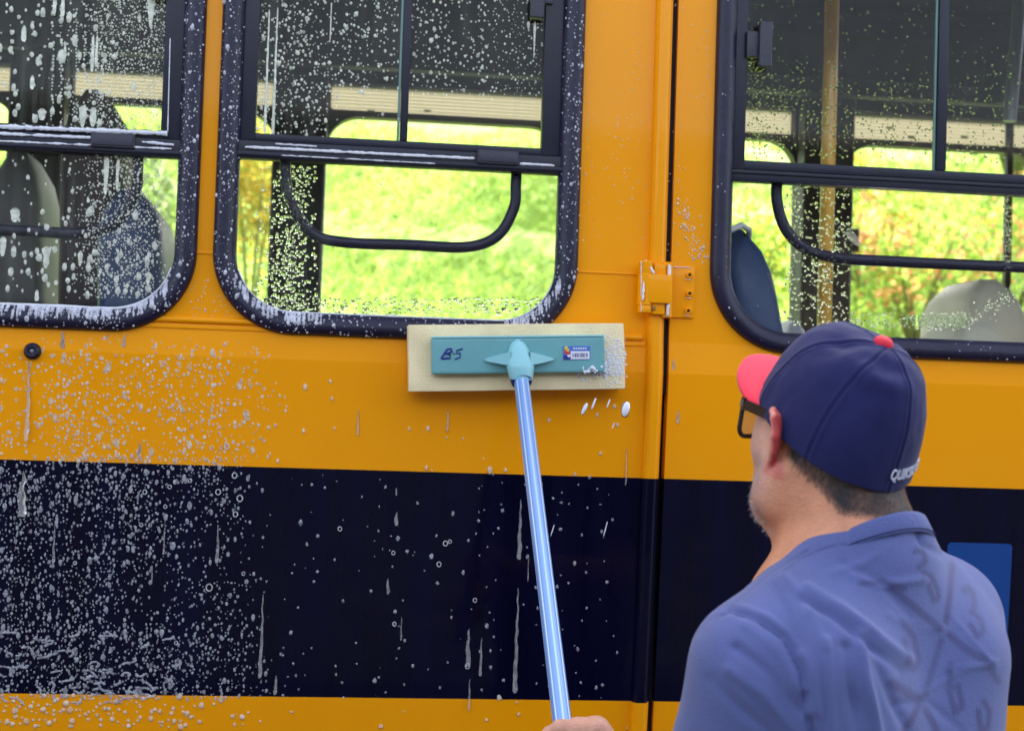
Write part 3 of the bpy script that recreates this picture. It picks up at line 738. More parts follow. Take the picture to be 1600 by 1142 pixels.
def p_bk(px, py):
    edge = 405+30*sm(780, 1080, py)
    f = 1-sm(edge-90, edge+25, px); f *= .62+.7*nz(px*.011, py*.011, 9)
    hole_ = math.exp(-(((px-290)/75)**2+((py-900)/95)**2)); f *= 1-.75*hole_
    return max(0, f)
D2 = Drops()
scatter(D2, (-620, 716, 470, 1100), 5.6, lambda a, b: p_bk(a, b)*.85, lambda a, b: ln(1.25, .36), .20, wall_y, 1.3, .40)
scatter(D2, (-620, 716, 470, 1100), 13, lambda a, b: p_bk(a, b)*.6, lambda a, b: ln(2.2, .25), .22, wall_y, 1.6)
# squiggly soap films lower left
for k in range(260):
    px = rng.uniform(-600, 270); py = 980+rng.beta(2, 1.3)*135
    if rng.random() > 1-sm(120, 360, px)*.85: continue
    a0 = rng.uniform(-.5, .9); x, y = px, py
    for q in range(rng.integers(3, 11)):
        w3 = P(x, y); D2.add(w3[0], w3[2], wall_y(w3[0], w3[2]) or 0, rng.uniform(1.7, 2.9)*MM, rng.uniform(1.4, 2.3)*MM, .6*MM)
        a0 += rng.normal(0, .42); x += 3.0*math.cos(a0); y += -3.0*math.sin(a0)*.7+.3
# sparse drops on the middle of the panels
def p_mid(px, py): return (sm(400, 470, px)*(1-sm(930, 1010, px)))*.55*(.45+1.3*max(0, nz(px*.016, 3.3)))
scatter(D2, (420, 745, 1000, 1090), 19, lambda a, b: p_mid(a, b)*.75, lambda a, b: ln(1.5, .4), .5, wall_y, 1.2)
scatter(D2, (420, 745, 900, 1090), 40, lambda a, b: p_mid(a, b)*.8, lambda a, b: ln(2.3, .3), .4, wall_y, 1.4)
scatter(D1, (420, 600, 1000, 735), 26, lambda a, b: .16, lambda a, b: ln(2.4, .4), .4, wall_y, 1.4)
scatter(D1, (-620, 1096, 420, 1150), 9, lambda a, b: .5*(1-sm(250, 440, a)), lambda a, b: ln(2.6, .4), .4, wall_y, 1.1)
scatter(D1, (420, 1100, 1000, 1150), 40, lambda a, b: .3, lambda a, b: ln(2.6, .4), .4, wall_y, 1.1)
scatter(D1, (905, 0, 1110, 410), 6.5, lambda a, b: .45*max(0, .25+nz(a*.03, b*.006)), lambda a, b: ln(.75, .35), .4, wall_y, 1.2)
scatter(D1, (1050, 300, 1110, 410), 4.5, lambda a, b: .9*math.exp(-((a-1052-(b-290)*.38)/12)**2)*sm(290, 330, b), lambda a, b: ln(1.3, .4), .5, wall_y, 1.3)
scatter(D1, (300, 440, 420, 500), 8, lambda a, b: .6, lambda a, b: ln(1.0, .3), .4, wall_y, 1.1)
# runs of suds down the paint
DS = Drops()
for (px, py, L_, w0, w1) in ((100, 516, 28, 2, 6), (168, 522, 60, 3, 6), (195, 520, 22, 2, 4), (47, 566, 120, 2.5, 4.5), (35, 735, 70, 3, 9), (218, 690, 25, 2, 5), (620, 800, 22, 2, 5),
                            (410, 930, 130, 1.5, 4), (815, 780, 95, 1.5, 5), (812, 920, 165, 1.5, 5), (735, 985, 60, 2, 6), (755, 1000, 60, 1, 3.5), (607, 905, 25, 2, 4), (340, 820, 60, 1, 4), (83, 820, 60, 1, 3), (430, 1060, 30, 2, 4), (737, 1065, 50, 1, 3)):
    w3 = P(px, py); DS.streak(w3[0], w3[2], L_*MM, min(allprof(w3[2]), allprof(w3[2]-L_*MM))-.0004, w0*MM*.5, w1*MM*.8, .0007, .5)
for (px, py, L_, w1) in ((560, 640, 40, 2), (700, 640, 34, 2), (1052, 560, 18, 3), (1060, 640, 22, 3), (980, 700, 60, 1.2)):
    w3 = P(px, py); DS.streak(w3[0], w3[2], L_*MM, min(allprof(w3[2]), allprof(w3[2]-L_*MM))-.0004, .8*MM, w1*MM, .0006, .5)
rr_ = random.Random(3)
for k in range(5):
    px, py = rr_.uniform(0, 990), rr_.uniform(745, 1000); L_ = rr_.uniform(12, 60); w3 = P(px, py); DS.streak(w3[0], w3[2], L_*MM, min(allprof(w3[2]), allprof(w3[2]-L_*MM))-.0004, .4*MM, rr_.uniform(.8, 2.0)*MM, .0005, .6)
o = DS.build('soap_runs', foam_mat('soap_run', .15, (.9, .86, .9), .04)); tag(o, 'thin soapy runs trickling down the orange paint and black stripe', 'soap suds', kind='stuff')
o = D1.build('soap_suds', M['foamthin']); tag(o, 'pale soap suds and drops spattered over the orange panels', 'soap suds', kind='stuff')
o = D2.build('soap_suds', M['foam']); tag(o, 'white soap suds and bubbles dotted over the black stripe', 'soap suds', kind='stuff')

# drops on rubber
GPo = np.array([p[0] for p in GP]); GPy = np.array([p[1] for p in GP])
def gask_y(wn):
    def f(x, z):
        d = inwin(wn, x, z)
        if d > -.002 or d < -.040: return None
        return float(np.interp(-d, -GPo[1:9], GPy[1:9]))-.0002
    return f
D3 = Drops()
for wn, reg, den, rr in ((mwin, (330, 0, 915, 535), .62, .95), (lwin, (-270, 0, 325, 525), .7, .95), (rwin, (1105, 0, 1600, 575), .09, .8)):
    scatter(D3, reg, 5.0, lambda a, b, den=den: den*(.55+.8*nz(a*.02, b*.01, 7)), lambda a, b, rr=rr: ln(rr, .42), .6, gask_y(wn), 1.15, yplane=-.012)
    if wn is not rwin: scatter(D3, reg, 16, lambda a, b: .25, lambda a, b: ln(2.2, .3), .5, gask_y(wn), 1.25, yplane=-.012)
# soapy smears along the bottom rubber
def smear(D, wn, t0, t1, n, wmin, wmax, off=(-.040, -.012)):
    lp = rrect(wn['x0'], wn['x1'], wn['z0'], wn['z1'], RAD, 40)
    c = np.array(lp); 
    seg = [(p, i) for i, p in enumerate(lp)]
    pts = [i for i in range(len(c)) if c[i][1] < wn['z0']+RAD]
    x0 = wn['x0']; x1 = wn['x1']
    for k in range(n):
        t = rng.uniform(t0, t1); x = x0+.0+(x1-x0)*t
        # lower boundary z at x
        e = min(x-x0, x1-x); z = wn['z0'] if e > RAD else wn['z0']+RAD-math.sqrt(max(0, RAD**2-(RAD-e)**2))
        z += .043*(1 if e > RAD else 1/max(.35, math.cos(math.asin(min(1, (RAD-e)/RAD)))))
        ln_ = rng.uniform(.006, .03); nst = 4
        for q in range(nst):
            zz = z-ln_*q/nst; yy = gask_y(wn)(x, zz)
            if yy is None: continue
            D.add(x+rng.normal(0, .0006), zz, yy, rng.uniform(wmin, wmax)*MM, ln_/nst*.8, .0012)
smear(D3, lwin, .05, .93, 330, 1, 3.2); smear(D3, mwin, .06, .3, 70, 1, 3); smear(D3, mwin, .8, .95, 60, .8, 2.2)
o = D3.build('soap_suds', M['foamthick'].copy()); 
mm = foam_mat('bead_on_rubber', .6, (.8, .8, .9), .1); o.data.materials[0] = mm
tag(o, 'fine white beads and smears of soap on the black window rubbers', 'soap suds', kind='stuff')

# glass drops
yg_lo, yg_ul, yg_ur = .0118, .0088, .0148
D4 = Drops()
def colz(px, s=.09, seed=0): return .5+.5*nz(px*s, seed)
# left window upper: dense beads on the right half, larger soap flecks on the left
def reg_ok(px, py, x0, x1, y0l, y1l): return x0 < px < x1 and y0l < py < y1l
scatter(D4, (60, -5, 262, 203), 3.8, lambda a, b: sm(70, 190, a+20*nz(a*.03, b*.02))*.85*(.35+.9*colz(a, .12, 1)), lambda a, b: ln(1.05, .33), .45, None, 1.1, yplane=yg_ul)
scatter(D4, (-215, -5, 200, 203), 13, lambda a, b: .42, lambda a, b: ln(2.3, .4), .35, None, 1.25, yplane=yg_ul)
scatter(D4, (-215, -5, 230, 203), 30, lambda a, b: .30, lambda a, b: ln(4.2, .25), .3, None, 1.8, yplane=yg_ul)
for cx_ in (82, 95, 120, 134, 150, 160): # beaded columns
    for py in np.arange(10, 200, 5.2):
        if rng.random() < .7: w3 = P(cx_+rng.normal(0, 1.4), py, yg_ul); r_ = ln(1.5, .25)*MM; D4.add(w3[0], w3[2], yg_ul, r_, r_*1.2, r_*.4)
for (px, py, L_, w0, w1) in ((86, -5, 28, 3, 4), (99, -5, 32, 3, 4), (146, 55, 58, 2, 4), (152, 55, 50, 1.5, 3.6), (237, -5, 50, 8, 2.5), (51, 118, 22, 3, 5), (102, 70, 22, 2, 4), (38, 40, 26, 3, 6), (130, 165, 34, 7, 4), (146, 168, 30, 6, 5), (66, 170, 18, 7, 7)):
    w3 = P(px, py, yg_ul); D4.streak(w3[0], w3[2], L_*MM, yg_ul, w0*MM, w1*MM*.8, .0012)
# left window lower
scatter(D4, (60, 244, 258, 468), 4.0, lambda a, b: sm(90, 170, a+15*nz(a*.03, b*.02))*(1-.6*sm(228, 250, a))*.9*(.4+.8*colz(a, .1, 4)), lambda a, b: ln(1.1, .33), .45, None, 1.1, yplane=yg_lo)
scatter(D4, (-215, 300, 250, 468), 12, lambda a, b: .40*sm(280, 400, b), lambda a, b: ln(2.7, .4), .3, None, 1.5, yplane=yg_lo)
scatter(D4, (-215, 246, 250, 330), 14, lambda a, b: .25, lambda a, b: ln(1.8, .4), .3, None, 1.4, yplane=yg_lo)
for (px, py, L_, w0, w1) in ((167, 246, 58, 5, 3), (185, 248, 50, 3, 2.5), (73, 385, 34, 8, 4), (126, 392, 24, 4, 3), (24, 325, 22, 8, 7), (232, 424, 20, 3, 4), (5, 370, 30, 6, 5), (58, 452, 18, 2, 6)):
    w3 = P(px, py, yg_lo); D4.streak(w3[0], w3[2], L_*MM, yg_lo, w0*MM, w1*MM*.8, .0012)
# middle window upper
def p_mu(px, py):
    f = .34*(.4+1.0*colz(px, .05, 3)*1.1)
    if px > 770: f = .75*(.25+.9*colz(px, .35, 8))
    if py > 150 and px > 515: f *= .12
    if 400 < px < 520: f *= 1.5
    return f
scatter(D4, (403, -5, 626, 214), 5.2, p_mu, lambda a, b: ln(1.25, .42), .5, None, 1.15, yplane=yg_ul)
scatter(D4, (642, -5, 846, 160), 5.2, p_mu, lambda a, b: ln(1.2 if a < 770 else .95, .42), .5, None, 1.15, yplane=yg_ur)
scatter(D4, (403, -5, 626, 215), 15, lambda a, b: .33 if not (b > 150 and a > 510) else .03, lambda a, b: ln(2.2, .25), .5, None, 1.15, yplane=yg_ul)
scatter(D4, (642, -5, 770, 150), 15, lambda a, b: .30, lambda a, b: ln(2.2, .25), .5, None, 1.15, yplane=yg_ur)
for (px, py, L_, w0, w1) in ((421, 15, 195, 1.2, 3.4), (434, 12, 205, 1.2, 3.6), (518, 5, 60, 1, 1.6), (836, 34, 60, 2.5, 1), (826, 34, 14, 4, 1)):
    yy = yg_ul if px < 630 else yg_ur; w3 = P(px, py, yy); D4.streak(w3[0], w3[2], L_*MM, yy, w0*MM, w1*MM*.7, .001)
o = D4.build('soap_suds', M['foamglass']); tag(o, 'cream soap flecks, beads and runs on the left and middle window panes', 'soap suds', kind='stuff')
# clear water beads
D5 = Drops(); D5.base = True
scatter(D5, (395, 262, 500, 492), 4.2, lambda a, b: .95*math.exp(-((a-462+(b-260)*.08)/34)**2)*(.8+.5*nz(a*.04, b*.03)), lambda a, b: ln(1.7, .35), .42, None, 1.1, yplane=yg_lo)
scatter(D5, (400, 468, 850, 493), 4.4, lambda a, b: .75*(.35+1.1*colz(a, .03, 2)), lambda a, b: ln(1.7, .35), .55, None, .95, yplane=yg_lo)
scatter(D5, (400, 262, 860, 470), 26, lambda a, b: .10, lambda a, b: ln(1.2, .3), .5, None, 1.1, yplane=yg_lo)
# right window
def p_ru(px, py):
    f = .50*sm(70, 165, py)+.08
    if px < 1235: f += .55*(1-sm(1200, 1240, px))*(.3+.9*sm(40, 160, py))
    f *= .4+1.3*max(0, nz(px*.03, py*.03, 2)+.25)
    return f
scatter(D5, (1170, -5, 1465, 250), 5.0, p_ru, lambda a, b: ln(1.3, .38), .42, None, 1.0, yplane=yg_ul)
scatter(D5, (1483, -5, 1620, 258), 5.5, p_ru, lambda a, b: ln(1.35, .38), .42, None, 1.0, yplane=yg_ur)
scatter(D5, (1228, 285, 1325, 510), 4.6, lambda a, b: .72*(.6+.6*nz(a*.05, b*.05)), lambda a, b: ln(1.6, .38), .42, None, 1.0, yplane=yg_lo)
scatter(D5, (1325, 490, 1520, 515), 4.6, lambda a, b: .65, lambda a, b: ln(1.4, .38), .55, None, 1.0, yplane=yg_lo)
scatter(D5, (1320, 350, 1336, 385), 4.0, lambda a, b: .8, lambda a, b: ln(1.3, .3), .55, None, 1.0, yplane=yg_lo)
scatter(D5, (1568, 300, 1580, 420), 3.4, lambda a, b: .8, lambda a, b: ln(1.3, .3), .55, None, 1.0, yplane=yg_lo)
scatter(D5, (1510, 440, 1610, 500), 4.6, lambda a, b: .75*math.exp(-((b-505+(a-1510)*.62)/13)**2), lambda a, b: ln(1.3, .3), .55, None, 1.0, yplane=yg_lo)
scatter(D5, (1150, 290, 1600, 520), 18, lambda a, b: .14, lambda a, b: ln(1.1, .3), .5, None, 1.0, yplane=yg_lo)
scatter(D5, (1150, 280, 1600, 296), 5, lambda a, b: .4, lambda a, b: ln(1.1, .3), .5, None, .8, yplane=yg_lo)
o = D5.build('water_beads', M['water']); tag(o, 'clear water beads on the middle and right window panes', 'water beads', kind='stuff')
# drying soap film on the panes: streaky, partly see-through
def film(name, rects, op, seed, label):
    m = bpy.data.materials.new(name); m.use_nodes = True; t = m.node_tree; t.nodes.clear(); L = t.links
    o = t.nodes.new('ShaderNodeOutputMaterial'); tc = t.nodes.new('ShaderNodeTexCoord'); v = tc.outputs['Object']; f = []
    for sc_, lo_, hi_ in (((70, 1, 2.2), .46, .68), ((9, 1, 5), .35, .7)):
        mp = t.nodes.new('ShaderNodeMapping'); mp.inputs['Scale'].default_value = sc_; mp.inputs['Location'].default_value = (seed, 0, seed*2); L.new(v, mp.inputs['Vector'])
        n = t.nodes.new('ShaderNodeTexNoise'); n.inputs['Scale'].default_value = 1.0; n.inputs['Detail'].default_value = 5; L.new(mp.outputs[0], n.inputs['Vector'])
        r = t.nodes.new('ShaderNodeMapRange'); r.inputs[1].default_value = lo_; r.inputs[2].default_value = hi_; L.new(n.outputs['Fac'], r.inputs[0]); f.append(r.outputs[0])
    mu = t.nodes.new('ShaderNodeMath'); mu.operation = 'MULTIPLY'; L.new(f[0], mu.inputs[0]); L.new(f[1], mu.inputs[1])
    m2 = t.nodes.new('ShaderNodeMath'); m2.operation = 'MULTIPLY_ADD'; m2.inputs[1].default_value = op; m2.inputs[2].default_value = op*.16; L.new(mu.outputs[0], m2.inputs[0])
    d = t.nodes.new('ShaderNodeBsdfDiffuse'); d.inputs[0].default_value = (.85, .88, .78, 1); tl_ = t.nodes.new('ShaderNodeBsdfTranslucent'); tl_.inputs[0].default_value = (.85, .88, .78, 1)
    a = t.nodes.new('ShaderNodeMixShader'); a.inputs[0].default_value = .5; L.new(d.outputs[0], a.inputs[1]); L.new(tl_.outputs[0], a.inputs[2])
    tp = t.nodes.new('ShaderNodeBsdfTransparent'); b = t.nodes.new('ShaderNodeMixShader'); L.new(m2.outputs[0], b.inputs[0]); L.new(tp.outputs[0], b.inputs[1]); L.new(a.outputs[0], b.inputs[2]); L.new(b.outputs[0], o.inputs[0])
    V = []; Fc = []
    for (x0, x1, z0, z1_, y) in rects:
        k = len(V); V += [(x0, y, z0), (x1, y, z0), (x1, y, z1_), (x0, y, z1_)]; Fc.append((k, k+1, k+2, k+3))
    tag(link('soap_film', pyme('soap_film', V, Fc), m, None, False), label, 'soap film', kind='stuff')
zr0, zr1 = Z(620, 259), Z(620, 219)
film('streaky_film_a', [(lwin['x0']+.05, lwin['x1']-.05, zr1-.012, 2.58, .0082), (lwin['x0']+.05, lwin['x1']-.05, lwin['z0']+.05, zr0-.012, .0112)], .16, 1.3, 'streaky film of drying soap on the panes of the left window')
film('streaky_film_b', [(X(404, 100), X(627, 100), zr1, 2.58, .0082), (X(642, 100), X(847, 100), zr1, 2.58, .0142), (mwin['x0']+.05, mwin['x0']+.22, mwin['z0']+.05, zr0, .0112)], .10, 5.1, 'streaky film of drying soap on the panes of the middle window')
film('streaky_film_c', [(X(1170, 100), X(1462, 100), Z(1380, 260), 2.58, .0082), (X(1484, 100), rwin['x1']-.05, Z(1380, 260), 2.58, .0142)], .04, 8.4, 'thin water film on the upper panes of the right window')
# hollow bubbles among the suds
V = []; Fc = []
for (px, py, r_) in ((325, 920, 4.6), (697, 850, 3.4), (704, 847, 2.4), (687, 883, 3.2), (733, 1045, 3.6), (225, 769, 3.0), (366, 743, 3.6), (340, 769, 3.6), (374, 779, 4.2), (264, 761, 2.6), (257, 792, 2.4), (296, 751, 2.6), (114, 881, 2.4), (367, 804, 3.4), (531, 827, 2.8), (615, 865, 2.6), (675, 870, 2.4), (744, 940, 2.8), (330, 700, 2.6), (354, 698, 3.4), (219, 821, 2.4), (233, 821, 2.2), (379, 898, 2.4), (272, 1008, 2.4), (617, 978, 2.8)):
    w3 = P(px, py); yy = allprof(w3[2])-.0012; n = 18
    lp = [np.array([w3[0]+r_*MM*math.cos(a), yy, w3[2]+r_*MM*1.15*math.sin(a)]) for a in np.linspace(0, 2*math.pi, n, endpoint=False)]
    v, f_ = tube(lp, r_*MM*.26, 7, False, True); o = len(V); V += v; Fc += [tuple(i+o for i in ff) for ff in f_]
o = link('soap_bubbles', pyme('soap_bubbles', V, Fc), foam_mat('bubble_wall', .42, (.95, .95, 1.0), .05, False)); tag(o, 'hollow round soap bubbles clinging to the black stripe', 'soap bubbles', kind='stuff')
# thick foam lines on ledges
def foam_line(p0, p1, r0, vary, name='soap_foam'):
    p0, p1 = np.array(p0), np.array(p1); n = max(6, int(np.linalg.norm(p1-p0)/.003)); path = []; rad = []; ph = rng.uniform(0, 90)
    for i in range(n+1):
        t = i/n; path.append(p0+(p1-p0)*t+np.array([0, 0, .0008*nz(ph+i*.3)])); k_ = max(.15, 1+vary*(nz(ph+i*.13, 1)+.6*nz(ph+i*.5, 2))); rad.append(r0*k_)
    return tube(path, rad, 8)
def fjoin(lst, label):
    V = []; Fc = []
    for v, f in lst: o = len(V); V += list(v); Fc += [tuple(i+o for i in ff) for ff in f]
    o = link('soap_foam', pyme('soap_foam', V, Fc), M['foamthick']); tag(o, label, 'soap foam', kind='stuff')
fl = []
def fp(a, b, y): return P(a, b, y)
fl.append(foam_line(fp(-210, 190, .002), fp(262, 209, .002), .0055, .8)); fl.append(foam_line(fp(266, 60, .003), fp(262, 208, .003), .0012, .6)); fl.append(foam_line(fp(-210, 200, -.006), fp(150, 216, -.006), .0034, .8))
fl.append(foam_line(fp(222, 222, -.006), fp(272, 227, -.006), .003, .8)); fl.append(foam_line(fp(-210, 211, -.008), fp(268, 233, -.008), .002, 1.))
fl.append(foam_line(fp(383, 230, -.006), fp(742, 248, -.006), .0034, .6)); fl.append(foam_line(fp(812, 256, -.006), fp(866, 259, -.006), .003, .6)); fl.append(foam_line(fp(440, 243, -.008), fp(680, 256, -.008), .0012, 1.2))
fl.append(foam_line(fp(430, 225, -.004), fp(495, 229, -.004), .0018, .8))
# inner lip foam of the gaskets' lower edge
for wn, ta, tb, rr in ((lwin, .3, .97, .0030), (mwin, .07, .93, .0017)):
    lp = rrect(wn['x0']+.0425, wn['x1']-.0425, wn['z0']+.0425, wn['z1']-.0425, RAD-.0425, 24)
    low = sorted([p for p in lp if p[1] < wn['z0']+RAD*.9], key=lambda p: p[0]); path = []
    for (a, b), (c, d) in zip(low[:-1], low[1:]):
        m_ = max(1, int(math.hypot(c-a, d-b)/.004))
        for q in range(m_): path.append((a+(c-a)*q/m_, .000, b+(d-b)*q/m_))
    path = [p for p in path if wn['x0']+wdt*ta < p[0] < wn['x0']+wdt*tb]
    rad = [rr*max(.3, 1+.8*nz(i*.11, wn['x0']*9)) for i in range(len(path))]
    fl.append(tube(path, rad, 8))
fjoin(fl, 'thick white foam lying along the window rails and lower window rubbers')
fl = [foam_line(fp(1046, 414, -.030), fp(1043, 494, -.030), .0036, .5), foam_line(fp(1008, 407, -.034), fp(1022, 428, -.034), .004, .6), foam_line(fp(1006, 440, -.041), fp(1004, 470, -.041), .0022, 1.2)]
for (a, b) in ((1077, 430), (1077, 459), (1075, 486)): fl.append(foam_line(fp(a-6, b+6, -.010), fp(a+3, b+7, -.010), .0007, .5))
fl.append(foam_line(fp(1050, 417, -.007), fp(1080, 418, -.007), .0009, .5)); fl.append(foam_line(fp(1002, 408, -.036), fp(1002, 488, -.036), .0012, 1.3))
fjoin(fl, 'white foam clinging to the door hinge')

# ------------------------------------------------------------------ wash tool: sponge head on a blue pole
HD = 2.12
pt = P(808, 590, -.085); ph_ = W(879, 1132, HD); pdir = (ph_-pt)/np.linalg.norm(ph_-pt); pend = pt+pdir*1.28
tool = empty('sponge_mop', tuple(P(808, 560, 0))); tag(tool, 'flat sponge mop with teal holder and blue pole, pressed to the orange panel', 'sponge mop')
tc_ = P(808, 558, -.055); ang = R(1.9)+R(.9)
def tl_(u, v, y): return np.array([tc_[0]+u*math.cos(ang)-v*math.sin(ang), y, tc_[2]+u*math.sin(ang)+v*math.cos(ang)])
def tbox(name, m, hw, hh, y0, y1, bev, seg, parent, jitter=0., off=(0, 0), sub=1):
    bm = bmesh.new(); box(bm, -hw, hw, y0, y1, -hh, hh, bev, seg)
    if sub > 1: bmesh.ops.subdivide_edges(bm, edges=bm.edges, cuts=sub, use_grid_fill=True)
    for v in bm.verts:
        j = jitter
        q = tl_(v.co.x+off[0], v.co.z+off[1], v.co.y); n_ = Vector((nz(q[0]*25, q[1]*25, q[2]*25), nz(q[0]*25+9, q[1]*25, q[2]*25), nz(q[0]*25, q[1]*25+7, q[2]*25)))
        v.co = Vector(q)+n_*j
    return BM(bm, name, m, parent, 40)
spx = MM*.98
tbox('sponge', M['sponge'], 171*spx, 52*spx, -.062, -.0130, .003, 2, tool, .0012, sub=6)
tbox('holder', M['teal'], 136*spx, 28*spx, -.084, -.0625, .006, 4, tool, 0, (0, 2*MM))
# raised lip along the top of the holder
tbox('holder_lip', M['tealight'], 135*spx, 1.6*spx, -.0855, -.064, .0015, 2, tool, 0, (0, 30.5*MM)); 
# socket dome and fins
V, Fc = [], []
nr_, sg = 14, 24
for j in range(nr_+1):
    t = j/nr_; s = t
    a = pt-pdir*.048*(1-t)+pdir*.010*0
    rad_ = .0265*math.sqrt(max(.0, 1-(1-t)**2.4)) if t < .6 else .0262*(1-.22*((t-.6)/.4)**1.5)
    rad_ = max(rad_, .002)
    zc_ = tc_[2]+26*MM-t*62*MM; xc = tc_[0]+.0+(t*6*MM)-3*MM; yc = -.088-.014*t
    for k in range(sg): an = 2*math.pi*k/sg; V.append((xc+rad_*math.cos(an), yc+rad_*.85*math.sin(an), zc_))
for j in range(nr_):
    for k in range(sg): Fc.append((j*sg+k, j*sg+(k+1) % sg, (j+1)*sg+(k+1) % sg, (j+1)*sg+k))
Fc.append(tuple(range(sg))); Fc.append(tuple(nr_*sg+k for k in range(sg))[::-1])
autosmooth(link('socket', pyme('socket', V, Fc), M['tealight'], tool), 60)
for sx in (-1, 1):
    V = []; n = 10
    for i in range(n+1):
        t = i/n; u = sx*(.018+t*.046); hh = .0135*(1-t)**.8+.0012
        yf = -.108+.020*t
        for (dv, yy) in ((hh, -.0845), (hh*.9, yf), (-hh*.75, yf), (-hh, -.0845)): V.append(tl_(u-3*MM*0, dv-.006, yy))
    Fc = []
    for i in range(n):
        for k in range(3): q = (i*4+k, i*4+k+1, (i+1)*4+k+1, (i+1)*4+k); Fc.append(q if sx < 0 else q[::-1])
    Fc.append((n*4, n*4+1, n*4+2, n*4+3)); autosmooth(link('fin', pyme('fin', V, Fc), M['tealight'], tool), 40)
# collar and pole
c0 = np.array([tc_[0]+3*MM, -.100, tc_[2]-34*MM])
d0 = (ph_-c0)/np.linalg.norm(ph_-c0); pend = c0+d0*1.30
latheo('collar', M['navy'], tool, [(.0200, -.004), (.0205, 0), (.0195, .008), (.0165, .012)], tuple(c0), tuple(d0), 28)
def fluted(a, b, r, seg=96, nf=8):
    d = Vector(b-a).normalized(); q = d.to_track_quat('Z', 'Y').to_matrix(); L_ = float(np.linalg.norm(b-a)); V = []; Fc = []
    for h in np.linspace(0, L_, 8):
        for k in range(seg):
            an = 2*math.pi*k/seg; rr = r*(1-.07*max(0, math.cos(nf*an))**6); V.append(Vector(a)+q@Vector((rr*math.cos(an), rr*math.sin(an), h)))
    for i in range(7):
        for k in range(seg): Fc.append((i*seg+k, i*seg+(k+1) % seg, (i+1)*seg+(k+1) % seg, (i+1)*seg+k))
    Fc.append(tuple(range(seg-1, -1, -1))); Fc.append(tuple(7*seg+k for k in range(seg)))
    me = pyme('pole', V, Fc); ca = me.color_attributes.new('Col', 'FLOAT_COLOR', 'POINT'); cc = []
    for i in range(len(V)):
        g_ = max(0, math.cos(nf*2*math.pi*(i % seg)/seg))**4 if i < 8*seg else 0
        cc += [.19+.45*g_, .34+.44*g_, .68+.24*g_, 1]
    ca.data.foreach_set('color', cc); return link('pole', me, M['pole'], tool)
PR = .0137
autosmooth(fluted(c0, pend, PR), 60)
latheo('end_cap', M['navy'], tool, [(.0150, -.03), (.0152, 0), (.012, .012), (.005, .015)], tuple(pend), tuple(d0), 20)
# handwriting
def ttext(s, size, u, v, y, m, shear=.35, name='marking', parent=None):
    V, Fc = text_geo(s, size); o = [tl_(u+a[0]+a[1]*shear, v+a[1], y-a[2]) for a in V]; return link(name, pyme(name, o, Fc), m, parent or tool, False)
def stroke(pts, r, m, y=-.0845, name='handwriting'):
    return tubeo(name, m, tool, [tl_(u*MM, v*MM, y) for u, v in pts], r, 6)
B0 = -119
stroke([(B0, -2), (B0+9, 12)], .0022, M['ink']); stroke([(B0+9, 12), (B0+16, 13), (B0+17, 9), (B0+7, 5), (B0+14, 4), (B0+14, -1), (B0+1, -2)], .0020, M['ink'])
stroke([(B0+18, 5), (B0+21, 6)], .0010, M['ink'])
stroke([(B0+33, 13), (B0+24, 10), (B0+23, 6), (B0+29, 6), (B0+29, 0), (B0+21, -3)], .0016, M['ink'])
# sticker
def tp(name, u0, u1, v0, v1, y, m):
    bm = bmesh.new(); box(bm, u0*MM, u1*MM, y-.0004, y, v0*MM, v1*MM)
    for v in bm.verts: v.co = Vector(tl_(v.co.x, v.co.z, v.co.y))
    return BM(bm, name, m, tool)
tp('sticker', 68, 110, -6, 15, -.0845, M['lblue']); tp('sticker_field', 80, 109, -5, 7, -.0852, M['lwhite'])
for i in range(8): tp('barcode_bar', 83+i*3, 83+i*3+(1.6 if i % 3 else .9), -2, 4, -.0858, M['ink'])
tp('sticker_stripe', 69, 79, -5.5, 1, -.0852, M['ink']); 
for (u, v, m_) in ((72, 6, 'lred'), (75, 9, 'lyel'), (76, 4, 'lred'), (73, 12, 'lyel'), (77, 0.5, 'lwhite')):
    c = tl_(u*MM, v*MM, -.0853); latheo('sticker_emblem', M[m_], tool, [(.0034, 0), (.0030, -.0005)], tuple(c), (0, 1, 0), 10)
for i in range(6): tp('sticker_lettering', 84+i*3.6, 84+i*3.6+2.4, 10, 12.5, -.0852, M['lwhite'])
# foam clots on the sponge
D6 = Drops()
for k in range(520):
    u = rng.normal(150, 11); v = rng.normal(-8, 19)
    if not (124 < u < 170 and -48 < v < 34): continue
    q = tl_(u*MM, v*MM, -.062); r_ = ln(.9, .5)*MM; D6.add(q[0], q[2], -.0622, r_*1.2, r_, r_*.45)
for k in range(45):
    u = rng.uniform(90, 136); v = rng.normal(-26, 5); q = tl_(u*MM, v*MM, -.084); r_ = ln(2.0, .45)*MM
    D6.add(q[0], q[2], -.0842 if v > -26 else -.0622, r_, r_, r_*.6)
for k in range(50):
    u = rng.normal(134, 5); v = rng.normal(-20, 5); q = tl_(u*MM, v*MM, -.066); r_ = ln(1.6, .45)*MM; D6.add(q[0], q[2], -.0655, r_*1.3, r_, r_*.6)
o = D6.build('soap_suds', M['foamthick']); tag(o, 'white suds clinging to the right end of the sponge mop', 'soap suds', kind='stuff')
